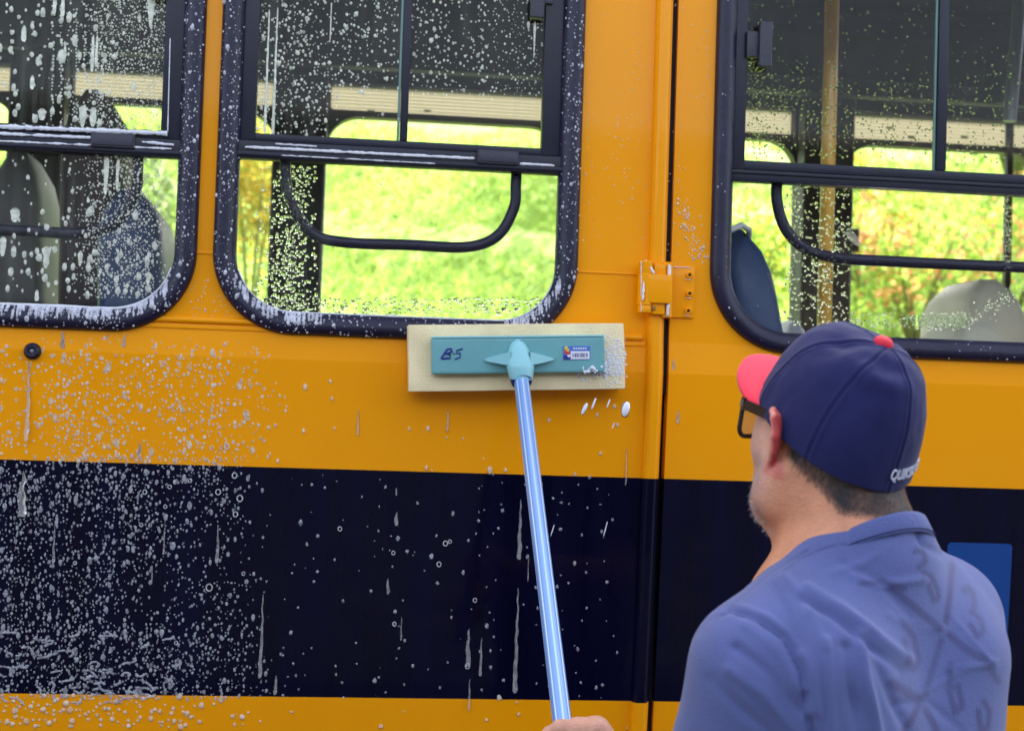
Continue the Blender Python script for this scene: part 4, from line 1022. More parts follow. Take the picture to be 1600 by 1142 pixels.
# flying drops
def fly(a, b, y, r, name_lab):
    p, q = P(*a, y), P(*b, y); n = 8; path = [p+(q-p)*t for t in np.linspace(0, 1, n)]; rad = [r*math.sin(math.pi*min(.97, max(.12, (i+.6)/n)))**.45 for i in range(n)]
    V, Fc = tube(path, rad, 12); o = link('flying_suds', pyme('flying_suds', V, Fc), M['foamthick']); tag(o, name_lab, 'soap fleck', 'soap flecks flying off the sponge'); return o
fly((917, 630), (909, 648), -.20, .0042, 'slanting white fleck of foam in mid air, leftmost below the sponge')
fly((931, 622), (924, 640), -.20, .0022, 'thin slanting white fleck in mid air, second from the left below the sponge')
fly((953, 624), (948, 637), -.20, .0016, 'small thin white fleck in mid air, third from the left below the sponge')
fly((980, 628), (975, 652), -.25, .0082, 'largest white clot of foam in mid air, rightmost below the sponge')
fly((960, 660), (956, 670), -.20, .0010, 'faint fleck of foam in mid air, below the sponge right corner')
fly((949, 815), (943, 838), -.25, .0010, 'thin falling drop in front of the black stripe, left of the trim')
fly((866, 820), (860, 838), -.25, .0010, 'thin falling drop in front of the black stripe, right of the pole')
# ------------------------------------------------------------------ the man
def sd_grid(lo, hi, h, fn):
    lo = np.array(lo, float); hi = np.array(hi, float); n = np.ceil((hi-lo)/h).astype(int)+1
    X_, Y_, Z_ = np.meshgrid(*[np.arange(k, dtype=np.float32)*h+l for k, l in zip(n, lo)], indexing='ij')
    d = fn(X_, Y_, Z_).astype(np.float32)
    d = np.clip(d, -h*4, h*4)
    G = openvdb.FloatGrid(h*4); G.copyFromArray(np.ascontiguousarray(d))
    p, q = G.convertToQuads(0.0)
    return np.array(p)*h+lo, np.array(q)
def smin(a, b, k):
    hh = np.clip(.5+.5*(b-a)/k, 0, 1); return b*(1-hh)+a*hh-k*hh*(1-hh)
def smax(a, b, k): return -smin(-a, -b, k)
def cap_(X_, Y_, Z_, a, b, ra, rb):
    a = np.asarray(a, float); b = np.asarray(b, float); ab = b-a; L2 = float(ab@ab)
    t = np.clip(((X_-a[0])*ab[0]+(Y_-a[1])*ab[1]+(Z_-a[2])*ab[2])/L2, 0, 1)
    return np.sqrt((X_-a[0]-ab[0]*t)**2+(Y_-a[1]-ab[1]*t)**2+(Z_-a[2]-ab[2]*t)**2)-(ra+(rb-ra)*t)
def ell(X_, Y_, Z_, c, r, Rm=None):
    dx, dy, dz = X_-c[0], Y_-c[1], Z_-c[2]
    if Rm is not None:   # rows of Rm are the axes
        dx, dy, dz = (dx*Rm[0][0]+dy*Rm[0][1]+dz*Rm[0][2], dx*Rm[1][0]+dy*Rm[1][1]+dz*Rm[1][2], dx*Rm[2][0]+dy*Rm[2][1]+dz*Rm[2][2])
    q = np.sqrt((dx/r[0])**2+(dy/r[1])**2+(dz/r[2])**2)
    return (q-1)*min(r)*(.5+.5*1/np.maximum(q, .7)*1.0) if False else (q-1)*(np.sqrt(dx*dx+dy*dy+dz*dz)+1e-6)/np.maximum(q, 1e-4)
def vnorm(me):
    n = np.zeros(len(me.vertices)*3, np.float32); me.vertices.foreach_get('normal', n); return n.reshape(-1, 3)
def setcol(me, c):
    a = me.color_attributes.new('Col', 'FLOAT_COLOR', 'POINT'); c4 = np.ones((len(c), 4)); c4[:, :3] = c; a.data.foreach_set('color', c4.reshape(-1))
def projv(V):
    q = V-CAM; dz = q@_f; return 800+F_PX*(q@_r)/dz, 571-F_PX*(q@_u)/dz
def polydist(px, py, pts):
    d = np.full(len(px), 1e9)
    for (a, b), (c, e) in zip(pts[:-1], pts[1:]):
        ux, uy = c-a, e-b; L2 = ux*ux+uy*uy+1e-9; t = np.clip(((px-a)*ux+(py-b)*uy)/L2, 0, 1)
        d = np.minimum(d, np.hypot(px-a-ux*t, py-b-uy*t))
    return d
man = empty('person', tuple(LW(.396, 1.76, 0))); tag(man, 'man seen from behind in a blue t-shirt, holding the mop pole', 'person')
def cam2w(v): return LW(*v)
SL, SR = LW(.280, 1.68, 1.335), LW(.540, 1.855, 1.375)
EL = LW(.245, 1.765, 1.06)
hand_c = ph_+d0*.045                       # right hand, near the top of the picture's pole end
hand2 = ph_+d0*.34                         # left hand, lower on the pole
ER = LW(.47, 2.02, 1.10)
Tl = (SL-SR); Tl[2] = 0; Tl /= np.linalg.norm(Tl); Tu = np.array([0, 0, 1.]); Tf = np.cross(Tl, Tu); Tf /= np.linalg.norm(Tf)
if Tf[1] < 0: Tf = -Tf
MS = (SL+SR)/2; MS[2] = 0
def T(l, f, u): return MS+Tl*l+Tf*f+Tu*u
TR = (Tl, Tf, Tu)
NB = T(0, -.005, 1.46)
# head frame
haz = R(-23); hp = R(12)
Hf = np.array([math.sin(haz)*math.cos(hp), math.cos(haz)*math.cos(hp), math.sin(hp)]); Hl = np.array([-math.cos(haz), math.sin(haz), 0]); Hu = np.cross(Hf, Hl)
Hl = -np.cross(Hf, Hu) if np.dot(np.cross(Hu, Hf), Hl) < 0 else Hl
if Hu[2] < 0: Hu = -Hu
HO = LW(.383, 1.785, 1.592)
def H(f, l, u): return HO+Hf*f+Hl*l+Hu*u
HRm = np.stack([Hf, Hl, Hu])
# --- torso shapes shared by shirt and body
def torso(X_, Y_, Z_, g=0.0):
    d = ell(X_, Y_, Z_, T(0, .0, 1.20), (.185+g, .118+g, .25+g), TR)
    d = smin(d, ell(X_, Y_, Z_, T(0, .035, 1.00), (.175+g, .140+g, .26+g), TR), .06)
    d = smin(d, ell(X_, Y_, Z_, T(0, .02, .86), (.170+g, .125+g, .20+g), TR), .06)
    for S, s in ((SL, 1), (SR, -1)):
        d = smin(d, cap_(X_, Y_, Z_, T(s*.02, -.015, 1.44), S+Tu*.005-Tl*s*.01, .052+g, .058+g), .05)
        d = smin(d, cap_(X_, Y_, Z_, T(s*.095, -.055, 1.34), T(s*.07, -.045, 1.12), .062+g, .055+g), .06)   # shoulder blades
    return d
def upper_arm(X_, Y_, Z_, S, E_, ra, rb, t1=1.0): return cap_(X_, Y_, Z_, S, S+(E_-S)*t1, ra, rb)
# --- shirt
def shirt_fn(X_, Y_, Z_):
    g = .012
    d = torso(X_, Y_, Z_, g)
    for S, E_, o in ((SL, EL, 1), (SR, ER, -1)):
        a = upper_arm(X_, Y_, Z_, S+Tl*.0*o, E_, .069, .078, .80)
        v = (E_-S)/np.linalg.norm(E_-S); c = S+(E_-S)*.74
        pl = (X_-c[0])*v[0]+(Y_-c[1])*v[1]+(Z_-c[2])*v[2]
        a = np.maximum(a, pl); d = smin(d, a, .028)
    d = smin(d, cap_(X_, Y_, Z_, T(0, -.010, 1.40), T(0, -.012, 1.450), .086, .077), .038)
    d = smax(d, -cap_(X_, Y_, Z_, T(0, .038, 1.482), T(0, .02, 1.66), .062, .080), .006)
    d = smax(d, -cap_(X_, Y_, Z_, T(0, -.006, 1.505), T(0, -.012, 1.70), .066, .080), .006)
    d = np.maximum(d, .80-Z_)
    return d
lo = np.minimum(T(.34, .3, 0), T(-.34, -.3, 0)); lo2 = np.minimum(lo, T(-.34, .3, 0)); lo2 = np.minimum(lo2, T(.34, -.3, 0)); hi2 = np.maximum(np.maximum(T(.34, .3, 0), T(-.34, -.3, 0)), np.maximum(T(-.34, .3, 0), T(.34, -.3, 0)))
lo2[2] = .78; hi2[2] = 1.56
V, Q = sd_grid(lo2, hi2, .0036, shirt_fn)
me = pyme('shirt', V, Q); N = vnorm(me)
px, py = projv(V); facing = np.clip(-(N@_f), 0, 1)
vis = np.clip(facing*2.2, 0, 1)*(((V-CAM)@_f) < 2.2)
disp = np.zeros(len(V))
folds = [   # (points, width px, height m)  + ridge, - groove
 ([(1135, 950), (1180, 962), (1228, 995), (1256, 1050), (1272, 1150)], 7, -.0045), ([(1150, 948), (1200, 965), (1246, 1005), (1272, 1060), (1286, 1150)], 8, .004),
 ([(1262, 962), (1275, 1040), (1268, 1110)], 13, .005), ([(1255, 935), (1300, 958), (1350, 1000), (1408, 1046)], 8, -.0055), ([(1262, 918), (1310, 945), (1362, 985), (1420, 1030)], 10, .0045),
 ([(1345, 990), (1352, 1050), (1372, 1150)], 9, .0048), ([(1322, 1010), (1330, 1070), (1345, 1150)], 11, -.007), ([(1290, 1000), (1296, 1070), (1300, 1150)], 9, .005), ([(1372, 1040), (1392, 1090), (1420, 1150)], 10, -.0035),
 ([(1315, 880), (1370, 905), (1420, 962)], 8, -.0022), ([(1330, 900), (1380, 915), (1440, 905)], 7, .002), ([(1300, 895), (1350, 880), (1412, 838)], 8, .0018),
 ([(1150, 1010), (1200, 1050), (1250, 1110)], 10, -.004), ([(1140, 1045), (1190, 1080), (1240, 1140)], 12, .004), ([(1165, 975), (1215, 1015), (1252, 1075)], 10, .003), ([(1110, 1060), (1160, 1110), (1210, 1150)], 11, -.003),
 ([(1485, 960), (1530, 1010), (1556, 1040)], 5, .0015), ([(1480, 1045), (1540, 1038), (1560, 1030)], 3, .0016), ([(1440, 1085), (1500, 1050), (1545, 1038)], 4, .0012), ([(1425, 815), (1440, 850), (1470, 865)], 6, -.003), ([(1432, 812), (1460, 838), (1500, 850)], 7, .003),
 ([(1390, 960), (1430, 985), (1470, 980)], 7, .002), ([(1400, 1100), (1450, 1095), (1500, 1140)], 8, -.0018), ([(1210, 915), (1232, 960), (1248, 1010)], 9, -.003), ([(1225, 900), (1262, 940), (1292, 1010)], 9, .0028),
]
for pts, wd_, hh in folds:
    d = polydist(px, py, pts)
    t0, t1 = np.array(pts[0]), np.array(pts[-1])
    disp += 1.3*hh*(.75+.9*np.array([nz(a*.017+wd_, b*.017, hh*900) for a, b in zip(px, py)]) if wd_ > 4 else 1.)*np.exp(-(d/(wd_*.80))**2)*vis
seams = [([(1222, 896), (1248, 872), (1290, 855), (1342, 845), (1408, 835)], 1.8, -.0006), ([(1262, 858), (1205, 893), (1152, 940), (1128, 962)], 2.2, -.0022), ([(1089, 990), (1108, 966), (1140, 955), (1180, 967), (1222, 996), (1250, 1050), (1264, 1150)], 2.2, -.0022)]
for pts, wd_, hh in seams: disp += hh*np.exp(-(polydist(px, py, pts)/wd_)**2)*vis
nzv = np.array([nz(v[0]*9, v[1]*9, v[2]*7) for v in V[::1]]); disp += .0035*nzv
V = V+N*disp[:, None]
me.vertices.foreach_set('co', V.astype(np.float32).reshape(-1)); me.update()
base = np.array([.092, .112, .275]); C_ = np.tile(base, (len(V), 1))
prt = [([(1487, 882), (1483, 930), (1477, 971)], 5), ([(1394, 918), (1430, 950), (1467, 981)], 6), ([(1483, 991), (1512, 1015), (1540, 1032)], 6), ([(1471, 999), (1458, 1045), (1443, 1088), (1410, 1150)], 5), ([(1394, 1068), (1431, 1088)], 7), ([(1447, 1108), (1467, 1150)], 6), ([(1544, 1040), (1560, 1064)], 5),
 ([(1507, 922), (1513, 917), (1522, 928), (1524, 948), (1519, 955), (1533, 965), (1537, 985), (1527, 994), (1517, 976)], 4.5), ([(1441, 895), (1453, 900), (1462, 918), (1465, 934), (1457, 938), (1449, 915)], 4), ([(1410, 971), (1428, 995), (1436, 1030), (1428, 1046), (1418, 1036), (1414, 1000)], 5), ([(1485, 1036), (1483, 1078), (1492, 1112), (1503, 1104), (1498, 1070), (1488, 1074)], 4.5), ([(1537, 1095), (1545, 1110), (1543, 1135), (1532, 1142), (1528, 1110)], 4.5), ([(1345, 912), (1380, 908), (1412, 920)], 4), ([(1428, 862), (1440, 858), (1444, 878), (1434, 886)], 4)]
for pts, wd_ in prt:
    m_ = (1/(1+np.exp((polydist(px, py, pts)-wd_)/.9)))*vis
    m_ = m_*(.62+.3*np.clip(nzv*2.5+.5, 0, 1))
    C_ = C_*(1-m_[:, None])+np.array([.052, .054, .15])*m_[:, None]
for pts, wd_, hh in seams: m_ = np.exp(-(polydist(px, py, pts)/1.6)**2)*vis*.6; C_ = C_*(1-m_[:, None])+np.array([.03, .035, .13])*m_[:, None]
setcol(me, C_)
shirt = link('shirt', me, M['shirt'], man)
# collar ring, ribbed band with a stitched line
def ring(rl, rf, zl, tilt, n=72, lift=0.):
    return [T(rl*math.cos(a), -.008+rf*math.sin(a), zl-tilt*math.sin(a)+lift) for a in np.linspace(0, 2*math.pi, n, endpoint=False)]
def band(name, m, rings, parent):
    n = len(rings[0]); V = [p for r_ in rings for p in r_]; Fc = []
    for j in range(len(rings)-1):
        for i in range(n): Fc.append((j*n+i, j*n+(i+1) % n, (j+1)*n+(i+1) % n, (j+1)*n+i))
    return link(name, pyme(name, V, Fc), m, parent)
CZ, CT = 1.463, .050
band('collar', M['collar'], [ring(.0860, .0840, CZ-.020, CT), ring(.0868, .0845, CZ-.015, CT), ring(.0785, .0785, CZ-.002, CT), ring(.0762, .0760, CZ+.002, CT), ring(.0740, .0740, CZ+.001, CT), ring(.0735, .074, CZ-.008, CT)], shirt)
V, Fc = tube(ring(.0874, .0851, CZ-.0165, CT), .0007, 5, False, True); link('collar_seam', pyme('collar_seam', V, Fc), M['stitch'], shirt)
# --- head, neck, upper chest (skin)
def head_fn(X_, Y_, Z_):
    d = ell(X_, Y_, Z_, H(-.002, 0, .045), (.096, .074, .088), HRm)
    d = smin(d, ell(X_, Y_, Z_, H(.034, 0, -.022), (.060, .067, .080), HRm), .03)
    for s in (1, -1):
        d = smin(d, cap_(X_, Y_, Z_, H(.0, s*.058, -.040), H(.010, s*.056, -.072), .024, .024), .025)
        d = smin(d, cap_(X_, Y_, Z_, H(.010, s*.056, -.075), H(.062, s*.022, -.094), .024, .019), .025)
        d = smin(d, cap_(X_, Y_, Z_, H(.058, s*.036, .000), H(.060, s*.040, -.02), .022, .020), .02)
        d = smin(d, cap_(X_, Y_, Z_, H(.080, s*.012, .047), H(.068, s*.045, .045), .011, .010), .014)
        d = smax(d, -cap_(X_, Y_, Z_, H(.104, s*.032, .025), H(.100, s*.034, .025), .012, .012), .012)
        d = smin(d, cap_(X_, Y_, Z_, H(.080, s*.031, .024), H(.081, s*.034, .024), .0115, .0115), .003)
    d = smin(d, cap_(X_, Y_, Z_, H(.068, -.006, -.096), H(.068, .006, -.096), .019, .019), .02)
    d = smin(d, cap_(X_, Y_, Z_, H(.088, 0, .030), H(.108, 0, -.012), .008, .012), .012)
    for s in (1, -1): d = smin(d, cap_(X_, Y_, Z_, H(.102, s*.012, -.014), H(.100, s*.013, -.014), .009, .009), .008)
    d = smin(d, cap_(X_, Y_, Z_, H(.092, -.018, -.050), H(.092, .018, -.050), .0075, .0075), .008)
    d = smin(d, cap_(X_, Y_, Z_, H(.091, -.016, -.062), H(.091, .016, -.062), .0085, .0085), .006)
    # neck
    d = smin(d, cap_(X_, Y_, Z_, H(.040, 0, -.085), T(0, .035, 1.45), .048, .058), .03)
    d = smin(d, cap_(X_, Y_, Z_, H(-.018, 0, -.030), T(0, -.005, 1.44), .067, .074), .03)
    d = smin(d, cap_(X_, Y_, Z_, H(-.052, 0, -.020), T(0, -.04, 1.44), .036, .045), .03)
    for s in (1, -1): d = smin(d, cap_(X_, Y_, Z_, T(0, -.02, 1.43), T(s*.15, -.01, 1.385), .062, .045), .05)
    d = smin(d, cap_(X_, Y_, Z_, T(-.05, .03, 1.38), T(.05, .03, 1.38), .07, .07), .05)
    # ears: back plate, rim and lobe
    for s in (1, -1):
        ea = [(.014, .078, .022), (.003, .091, .034), (-.010, .099, .028), (-.016, .099, .008), (-.011, .093, -.011), (.001, .084, -.026), (.010, .078, -.034)]
        pts_ = [H(a, s*b, c-.002) for a, b, c in ea]
        for a, b in zip(pts_[:-1], pts_[1:]): d = smin(d, cap_(X_, Y_, Z_, a, b, .0042, .0042), .004)
        d = smin(d, ell(X_, Y_, Z_, H(-.003, s*.086, .004), (.019, .0065, .027), np.stack([Hf*.80-Hl*s*.6, Hl*s*.80+Hf*.6, Hu])), .006)
        d = smin(d, cap_(X_, Y_, Z_, H(.006, s*.078, -.030), H(.010, s*.0765, -.037), .0062, .0062), .005)
    nk = np.minimum(cap_(X_, Y_, Z_, T(0, -.005, 1.38), T(0, .0, 1.50), .070, .066), torso(X_, Y_, Z_, -.004))
    tf_ = (X_-MS[0])*Tf[0]+(Y_-MS[1])*Tf[1]; d = np.where(Z_ < 1.458-.60*tf_, np.maximum(d, nk), d)
    d = np.maximum(d, 1.33-Z_)
    return d
Vh, Qh = sd_grid(HO-np.array([.21, .21, .27]), HO+np.array([.21, .21, .16]), .0025, head_fn)
# --- arms and hands
def hand_fn_factory(G_, A, wrist, thumb_front=1):
    e1 = wrist-G_; e1 = e1-A*(e1@A); e1 /= np.linalg.norm(e1); e2 = np.cross(A, e1)
    if e2@(-_f) < 0: e2 = -e2           # e2 points to the viewer
    def at(deg, r, a): return G_+A*a+e1*math.cos(R(deg))*r+e2*math.sin(R(deg))*r
    parts = []
    k = PR
    for i, (a, s) in enumerate(((.026, 1.0), (.005, 1.06), (-.016, 1.0), (-.035, .86))):
        c = [at(15, k+.030, a), at(-52, k+.024*s, a+.002), at(-122, k+.0115, a), at(-178, k+.0095, a-.001), at(-215, k+.0085, a-.002)]
        rr = [.0112*s**.5, .0108*s, .0095*s, .0088*s, .0072*s]
        parts.append((c, rr))
    th = [at(48, k+.050, -.004), at(66, k+.026, .010), at(102, k+.0135, .020), at(150, k+.0105, .022), at(176, k+.009, .021)]
    tr = [.0165, .0130, .0115, .0102, .0080]
    wr = wrist
    def fn(X_, Y_, Z_):
        d = None
        for c, rr in parts:
            f_ = None
            for j in range(4):
                q = cap_(X_, Y_, Z_, c[j], c[j+1], rr[j], rr[j+1]); f_ = q if f_ is None else smin(f_, q, .004)
            d = f_ if d is None else smin(d, f_, .0025)
        pal = None
        for (a, rr_) in ((.026, .0125), (.005, .013), (-.016, .013), (-.033, .012)):
            q = cap_(X_, Y_, Z_, at(15, k+.030, a), wr+A*(a*.45), rr_, .020); pal = q if pal is None else smin(pal, q, .010)
        d = smin(d, pal, .007)
        t_ = None
        for j in range(4):
            q = cap_(X_, Y_, Z_, th[j], th[j+1], tr[j], tr[j+1]); t_ = q if t_ is None else smin(t_, q, .004)
        t_ = smin(t_, cap_(X_, Y_, Z_, th[0], wr, .017, .020), .012)
        d = smin(d, t_, .004)
        # fold of skin between thumb and first finger
        d = smin(d, cap_(X_, Y_, Z_, at(30, k+.030, .018), at(60, k+.030, .010), .010, .011), .012)
        return d
    return fn
A_ = -d0
def wristpt(G_, E_):
    v = E_-G_; v = v/np.linalg.norm(v); return G_+v*.088-A_*.012
meshes = [(Vh, Qh)]
for G_, E_, S in ((hand_c, ER, SR), (hand2, EL, SL)):
    wp = wristpt(G_, E_); hf = hand_fn_factory(G_, A_, wp)
    def armf(X_, Y_, Z_, hf=hf, wp=wp, E_=E_, S=S): 
        return smin(hf(X_, Y_, Z_), cap_(X_, Y_, Z_, wp, wp+(E_-wp)*.4, .0245, .034), .015)
    c = G_; Va, Qa = sd_grid(c-np.array([.085, .085, .075]), c+np.array([.13, .085, .06]), .0016, lambda a, b, e, hf=hf, wp=wp, E_=E_: np.maximum(smin(hf(a, b, e), cap_(a, b, e, wp, E_, .0250, .042), .012), ell(a, b, e, c, (.105, .105, .105))))
    # the rest of the arm, meeting the hand inside the wrist
    def arm2(X_, Y_, Z_, wp=wp, E_=E_, S=S):
        m_ = wp+(E_-wp)*.45
        d = smin(cap_(X_, Y_, Z_, wp-(E_-wp)*.02, m_, .0240, .040), cap_(X_, Y_, Z_, m_, E_, .040, .040), .02)
        return smin(d, cap_(X_, Y_, Z_, E_, S, .040, .052), .02)
    pts_ = np.array([wp, E_, S]); Vb, Qb = sd_grid(pts_.min(0)-.08, pts_.max(0)+.08, .004, arm2)
    meshes += [(Va, Qa), (Vb, Qb)]
Vall = np.concatenate([m_[0] for m_ in meshes]); off = 0; Qall = []
for v, q in meshes: Qall.append(q+off); off += len(v)
Qall = np.concatenate(Qall)
me = pyme('body', Vall, Qall); N = vnorm(me)
hl = (Vall-HO)@HRm.T        # head-local coordinates f,l,u
C_ = np.tile(np.array([.62, .27, .15]), (len(Vall), 1))
def blend(C_, m_, c): m_ = np.clip(m_, 0, 1)[:, None]; return C_*(1-m_)+np.array(c)*m_
headm = (np.arange(len(Vall)) < len(Vh))
nn = np.array([nz(v[0]*40, v[1]*40, v[2]*40) for v in Vall])
f, l, u = hl[:, 0], np.abs(hl[:, 1]), hl[:, 2]
C_ = blend(C_, headm*(f > .0)*(u > -.06)*.6*np.clip((f)/.03, 0, 1), (.66, .40, .33))
jaw = headm*np.clip((f+.015)/.03, 0, 1)*np.clip((-.012-u)/.03, 0, 1)*np.clip((u+.13)/.02, 0, 1)
C_ = blend(C_, jaw*(.6+.5*nn), (.36, .235, .215))
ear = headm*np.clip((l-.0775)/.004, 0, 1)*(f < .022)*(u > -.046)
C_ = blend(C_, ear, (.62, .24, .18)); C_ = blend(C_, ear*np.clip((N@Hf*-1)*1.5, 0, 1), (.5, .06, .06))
def hairmask(f, l, u):
    # short hair: back of the skull down to the nape line, side line just behind the ear
    line = -.030+np.clip((f+.03)*1.2, -.07, .08)*.55+.0
    m_ = np.clip((u-line)/.010, 0, 1)*np.clip((-.010-f)/.012, 0, 1)
    side = np.clip((u-.014)/.006, 0, 1)*np.clip((.055-f)/.01, 0, 1)
    return np.maximum(m_, side)
hm = headm*hairmask(f, l, u)*(1-ear)*(u < .2)
C_ = blend(C_, hm*.93*(1+.25*nn), (.022, .015, .017))
C_ = blend(C_, (~headm)*.4, (.72, .44, .36))
setcol(me, C_)
body = link('body', me, M['skin'], man)
# short hair strands over the hair area
idx = np.nonzero((hm > .35) & (u < .05))[0]; k = rng.choice(idx, min(len(idx), 9000), replace=True)
n = len(k); b0 = Vall[k]+rng.normal(0, .0012, (n, 3)); nr = N[k]; dn = -Hu+rng.normal(0, .25, (n, 3)); tip = b0+nr*.0022+dn*rng.uniform(.003, .007, (n, 1)); sd = np.cross(nr, dn); sd /= np.linalg.norm(sd, axis=1)[:, None]+1e-9
VV = np.stack([b0-sd*.0003, b0+sd*.0003, tip], 1).reshape(-1, 3); link('hair', pyme('hair', VV, np.arange(3*n).reshape(n, 3)), M['hair'], man, False)
# grey stubble along the jaw
jm = headm*((f > .015) & (u < -.038) & (u > -.125) & (N@Hu < .4))
idx = np.nonzero(jm)[0]; k = rng.choice(idx, 1500); n = len(k); b0 = Vall[k]+rng.normal(0, .0012, (n, 3)); nr = N[k]
tip = b0+nr*rng.uniform(.001, .003, (n, 1))+(-Hu*.002)+rng.normal(0, .0012, (n, 3)); sd = rng.normal(0, 1, (n, 3)); sd = np.cross(sd, nr); sd /= np.linalg.norm(sd, axis=1)[:, None]+1e-9
VV = np.stack([b0-sd*.00028, b0+sd*.00028, tip], 1).reshape(-1, 3); link('beard', pyme('beard', VV, np.arange(3*n).reshape(n, 3)), M['beard'], man, False)
# glasses
def hbox(bm, a, b, hw, hh, wdir):
    a, b = np.array(a), np.array(b); t = b-a; t /= np.linalg.norm(t); s = np.array(wdir, float); s = s-t*(s@t); s /= np.linalg.norm(s); v_ = np.cross(t, s); vs = []
    for p in (a, b):
        for (i, j) in ((-1, -1), (1, -1), (1, 1), (-1, 1)): vs.append(bm.verts.new(tuple(p+s*hw*i+v_*hh*j)))
    for q in ((0, 1, 2, 3), (7, 6, 5, 4), (0, 4, 5, 1), (1, 5, 6, 2), (2, 6, 7, 3), (3, 7, 4, 0)): bm.faces.new([vs[i] for i in q])
gl = empty('glasses', tuple(H(.1, 0, .02))); tag(gl, 'thick black framed glasses worn under the red cap brim', 'glasses')
for s in (1, -1):
    bm = bmesh.new()
    for a, b, hh_ in ((H(.078, s*.078, .026), H(.067, s*.0815, .026), .0078), (H(.068, s*.0815, .026), H(.02, s*.083, .024), .0062), (H(.021, s*.083, .024), H(-.018, s*.080, .016), .0035)): hbox(bm, a, b, .0021, hh_, Hl)
    bmesh.ops.recalc_face_normals(bm, faces=bm.faces); bmesh.ops.bevel(bm, geom=bm.edges[:], offset=.0008, segments=2, affect='EDGES'); BM(bm, 'temple', M['black'], gl)
for s in (1, -1):
    lp = []; 
    for (a, b) in rrect(s*.040-.0325, s*.040+.0325, -.014, .036, .012, 6): lp.append(H(.090-abs(a)*.15, a*1.04, b-.002))
    V, Fc = tube(lp, .0030, 8, False, True); link('rim', pyme('rim', V, Fc), M['black'], gl)
    me = pyme('lens', lp, [tuple(range(len(lp)))]); link('lens', me, M['lens'], gl, False)
tubeo('bridge', M['black'], gl, [H(.089, -.009, .020), H(.093, 0, .022), H(.089, .009, .020)], .0025, 8)
for s in (1, -1): tubeo('hinge', M['greypole'], gl, [H(.074, s*.0835, .031), H(.074, s*.084, .023)], .0006, 6); tubeo('hinge', M['greypole'], gl, [H(.070, s*.084, .031), H(.070, s*.0845, .023)], .0006, 6)
# cap
cp = R(18)   # extra tilt of the cap towards the back
Cf = Hf*math.cos(cp)+Hu*math.sin(cp); Cu = Hu*math.cos(cp)-Hf*math.sin(cp); Cl = Hl
CO = HO+Hu*.020-Hf*.007
hat = empty('cap', tuple(CO)); tag(hat, 'navy baseball cap with red brim, red button and white lettering, worn by the man', 'cap')
CH = .121
SEAMS = [0, R(62), R(118), math.pi, -R(118), -R(62)]
def crown(az, s, off=0.0):
    """az around from the front towards the left, s 0 at the rim .. pi/2 at the button"""
    ca, sa = math.cos(az), math.sin(az)
    front = max(0, ca)
    aF = .108 if ca > 0 else .112
    ex = .80-.20*front*front
    r = math.cos(s)**ex if s < math.pi/2 else 0
    h = math.sin(s)
    H_ = CH+.010*max(0, math.cos(az))**2*math.sin(2*s)**2
    fx = aF*ca*r; ly = .089*sa*r
    fx += -.026*h**3
    z = H_*h-.020*(1-ca)*.5*(1-h)-.002
    # taper of rim, flattened back top
    z -= .007*max(0, -ca)*math.sin(2*s)**2
    bump = 0.
    for a in SEAMS:
        da = (az-a+math.pi) % (2*math.pi)-math.pi; dist = abs(da)*max(.02, r)*.095
        bump -= .0013*math.exp(-(dist/.0011)**2); bump += .0007*math.exp(-((dist-.004)/.002)**2)
    # creases pulled together below the button
    bump += .0035*math.exp(-((s-1.02)/.10)**2)*math.exp(-(((az-math.pi*.80))/.55)**2)
    bump -= .0050*math.exp(-((s-1.26)/.13)**2)*math.exp(-(((az-math.pi*.80))/.75)**2)
    bump -= .0040*math.exp(-((s-1.12)/.14)**2)*math.exp(-(((az-R(72)))/.30)**2)
    bump += .0022*nz(ca*2.1*r+3, sa*2.1*r, h*2.2)*min(1, (math.pi/2-s)*4)+.0009*nz(ca*6*r, sa*6*r+5, h*5)
    o = off+bump; nx_, ny_, nz_ = ca*r+1e-6, sa*r, h*.9
    L_ = math.sqrt(nx_**2+ny_**2+nz_**2); return CO+Cf*(fx+o*nx_/L_)+Cl*(ly+o*ny_/L_)+Cu*(z+o*nz_/L_)
na, ns = 360, 110; V = []; Fc = []
for j in range(ns+1):
    s = (j/ns)*math.pi/2*.995
    for i in range(na): V.append(crown(2*math.pi*i/na, s))
for j in range(ns):
    for i in range(na): Fc.append((j*na+i, j*na+(i+1) % na, (j+1)*na+(i+1) % na, (j+1)*na+i))
Fc.append(tuple(ns*na+i for i in range(na)))
b0 = len(V)   # turned-in hem
for i in range(na): V.append(crown(2*math.pi*i/na, 0, -.004)+Cu*.001)
for i in range(na): V.append(crown(2*math.pi*i/na, .35, -.005))
for i in range(na): Fc.append((i, b0+i, b0+(i+1) % na, (i+1) % na)); Fc.append((b0+i, b0+na+i, b0+na+(i+1) % na, b0+(i+1) % na))
link('crown', pyme('crown', V, Fc), M['cap'], hat)
# stitch rows beside each seam and round the hem
V = []; Fc = []
def addt(path, r_):
    v, f_ = tube(path, r_, 5); o = len(V); V.extend(v); Fc.extend([tuple(q+o for q in ff) for ff in f_])
for a in SEAMS:
    for sd_ in (-1, 1):
        ss = np.linspace(.02, 1.42, 150); prev = None
        pts_ = [crown(a+sd_*.0032/(.1*max(.05, math.cos(s)**.7)), s, .0002) for s in ss]
        for q in range(0, len(pts_)-2, 3): addt([pts_[q], pts_[q+1], pts_[q+2]], .00022)
for q in range(0, 360, 2): addt([crown(R(q), .12, .0003), crown(R(q+1.3), .12, .0003)], .00022)
link('stitching', pyme('stitching', V, Fc), M['stitch'], hat)
# button
c = crown(0, math.pi/2*.99); nb = Cu
latheo('button', M['button'], hat, [(.0100, -.004), (.0118, .001), (.0108, .0055), (.007, .0088), (.002, .0098)], tuple(c), tuple(nb), 24)
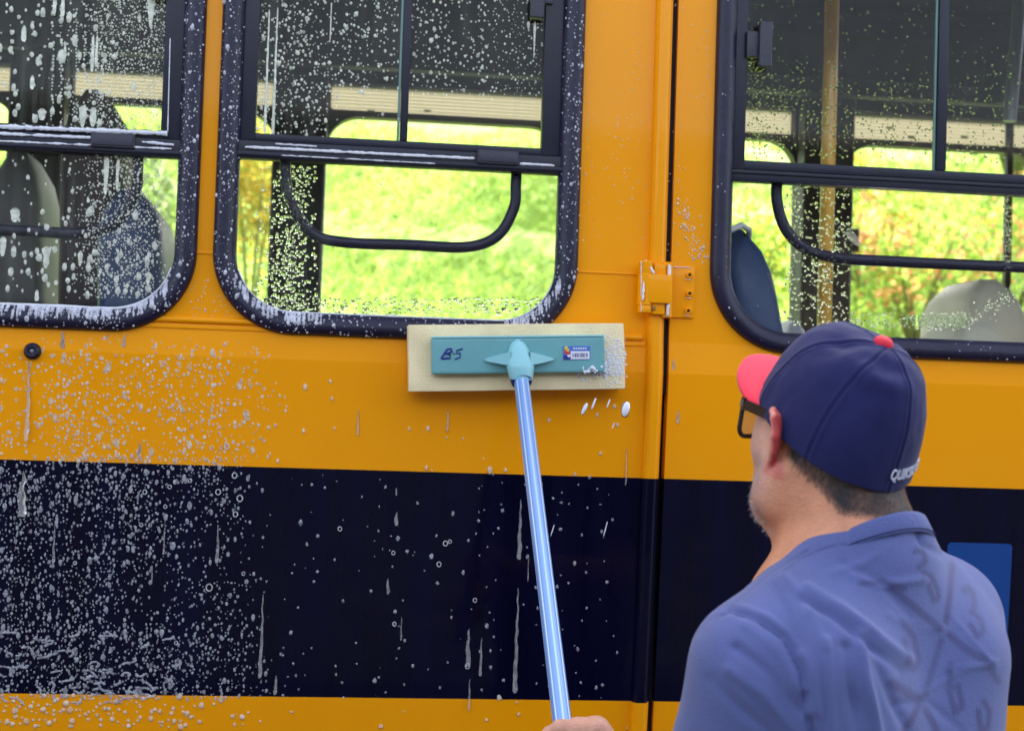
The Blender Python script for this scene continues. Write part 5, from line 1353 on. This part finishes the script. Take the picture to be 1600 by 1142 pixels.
# brim
V = []; Fc = []; nu, nv = 28, 64
def brimp(t, v, off):
    az = v*R(60); base = crown(az, .02); ext = .060*max(0, math.cos(v*math.pi/2))**.7
    d_ = (Cf*math.cos(az*.55)+Cl*math.sin(az*.55)); p = base-Cf*.004+d_*ext*t
    lat = (p-CO)@Cl
    return p-Cu*(.011*(lat/.075)**2*(.35+.65*t)+.008*t*t-.012*t)+Cu*off
for off in (.0022, -.0015):
    for i in range(nu+1):
        for j in range(nv+1): V.append(brimp(i/nu, -1+2*j/nv, off))
o2 = (nu+1)*(nv+1)
for i in range(nu):
    for j in range(nv):
        a = i*(nv+1)+j; Fc.append((a, a+1, a+nv+2, a+nv+1)); Fc.append((o2+a, o2+a+nv+1, o2+a+nv+2, o2+a+1))
for j in range(nv): a = nu*(nv+1)+j; Fc.append((a, a+1, o2+a+1, o2+a))
link('brim', pyme('brim', V, Fc), M['brim'], hat)
# embroidered word on the back
Vt, Ft = text_geo('QUIKSILVER', .0150); V = []
for v in Vt:
    az = math.pi+(-v[0])*-1/.100*-1*-1 if False else math.pi-(-v[0])/.100*1.0
    V.append(crown(math.pi+.33+v[0]*1.0/.105, .165+(v[1]*1.15)/CH, .0012+v[2]*3))
link('lettering', pyme('lettering', V, Ft), M['thread'], hat, False)
# trousers and shoes
def pants_fn(X_, Y_, Z_):
    d = ell(X_, Y_, Z_, T(0, .01, .86), (.165, .125, .13), TR)
    for s in (1, -1):
        d = smin(d, cap_(X_, Y_, Z_, T(s*.085, .01, .82), T(s*.105, .02, .47), .092, .068), .03)
        d = smin(d, cap_(X_, Y_, Z_, T(s*.105, .02, .47), T(s*.115, -.01, .10), .066, .052), .02)
    return np.maximum(d, .06-Z_)
lo3 = lo2.copy(); lo3[2] = .03; hi3 = hi2.copy(); hi3[2] = 1.0
V, Q = sd_grid(lo3, hi3, .007, pants_fn); link('trousers', pyme('trousers', V, Q), M['pants'], man)
for s in (1, -1):
    def shoe_fn(X_, Y_, Z_):
        d = smin(cap_(X_, Y_, Z_, T(s*.115, -.04, .045), T(s*.125, .13, .035), .045, .042), cap_(X_, Y_, Z_, T(s*.115, -.03, .05), T(s*.115, -.02, .10), .042, .042), .03)
        return np.maximum(d, .004-Z_)
    c = T(s*.12, .04, .06); V, Q = sd_grid(c-np.array([.2, .2, .08]), c+np.array([.2, .2, .1]), .006, shoe_fn); link('shoe', pyme('shoe', V, Q), M['shoe'], man)
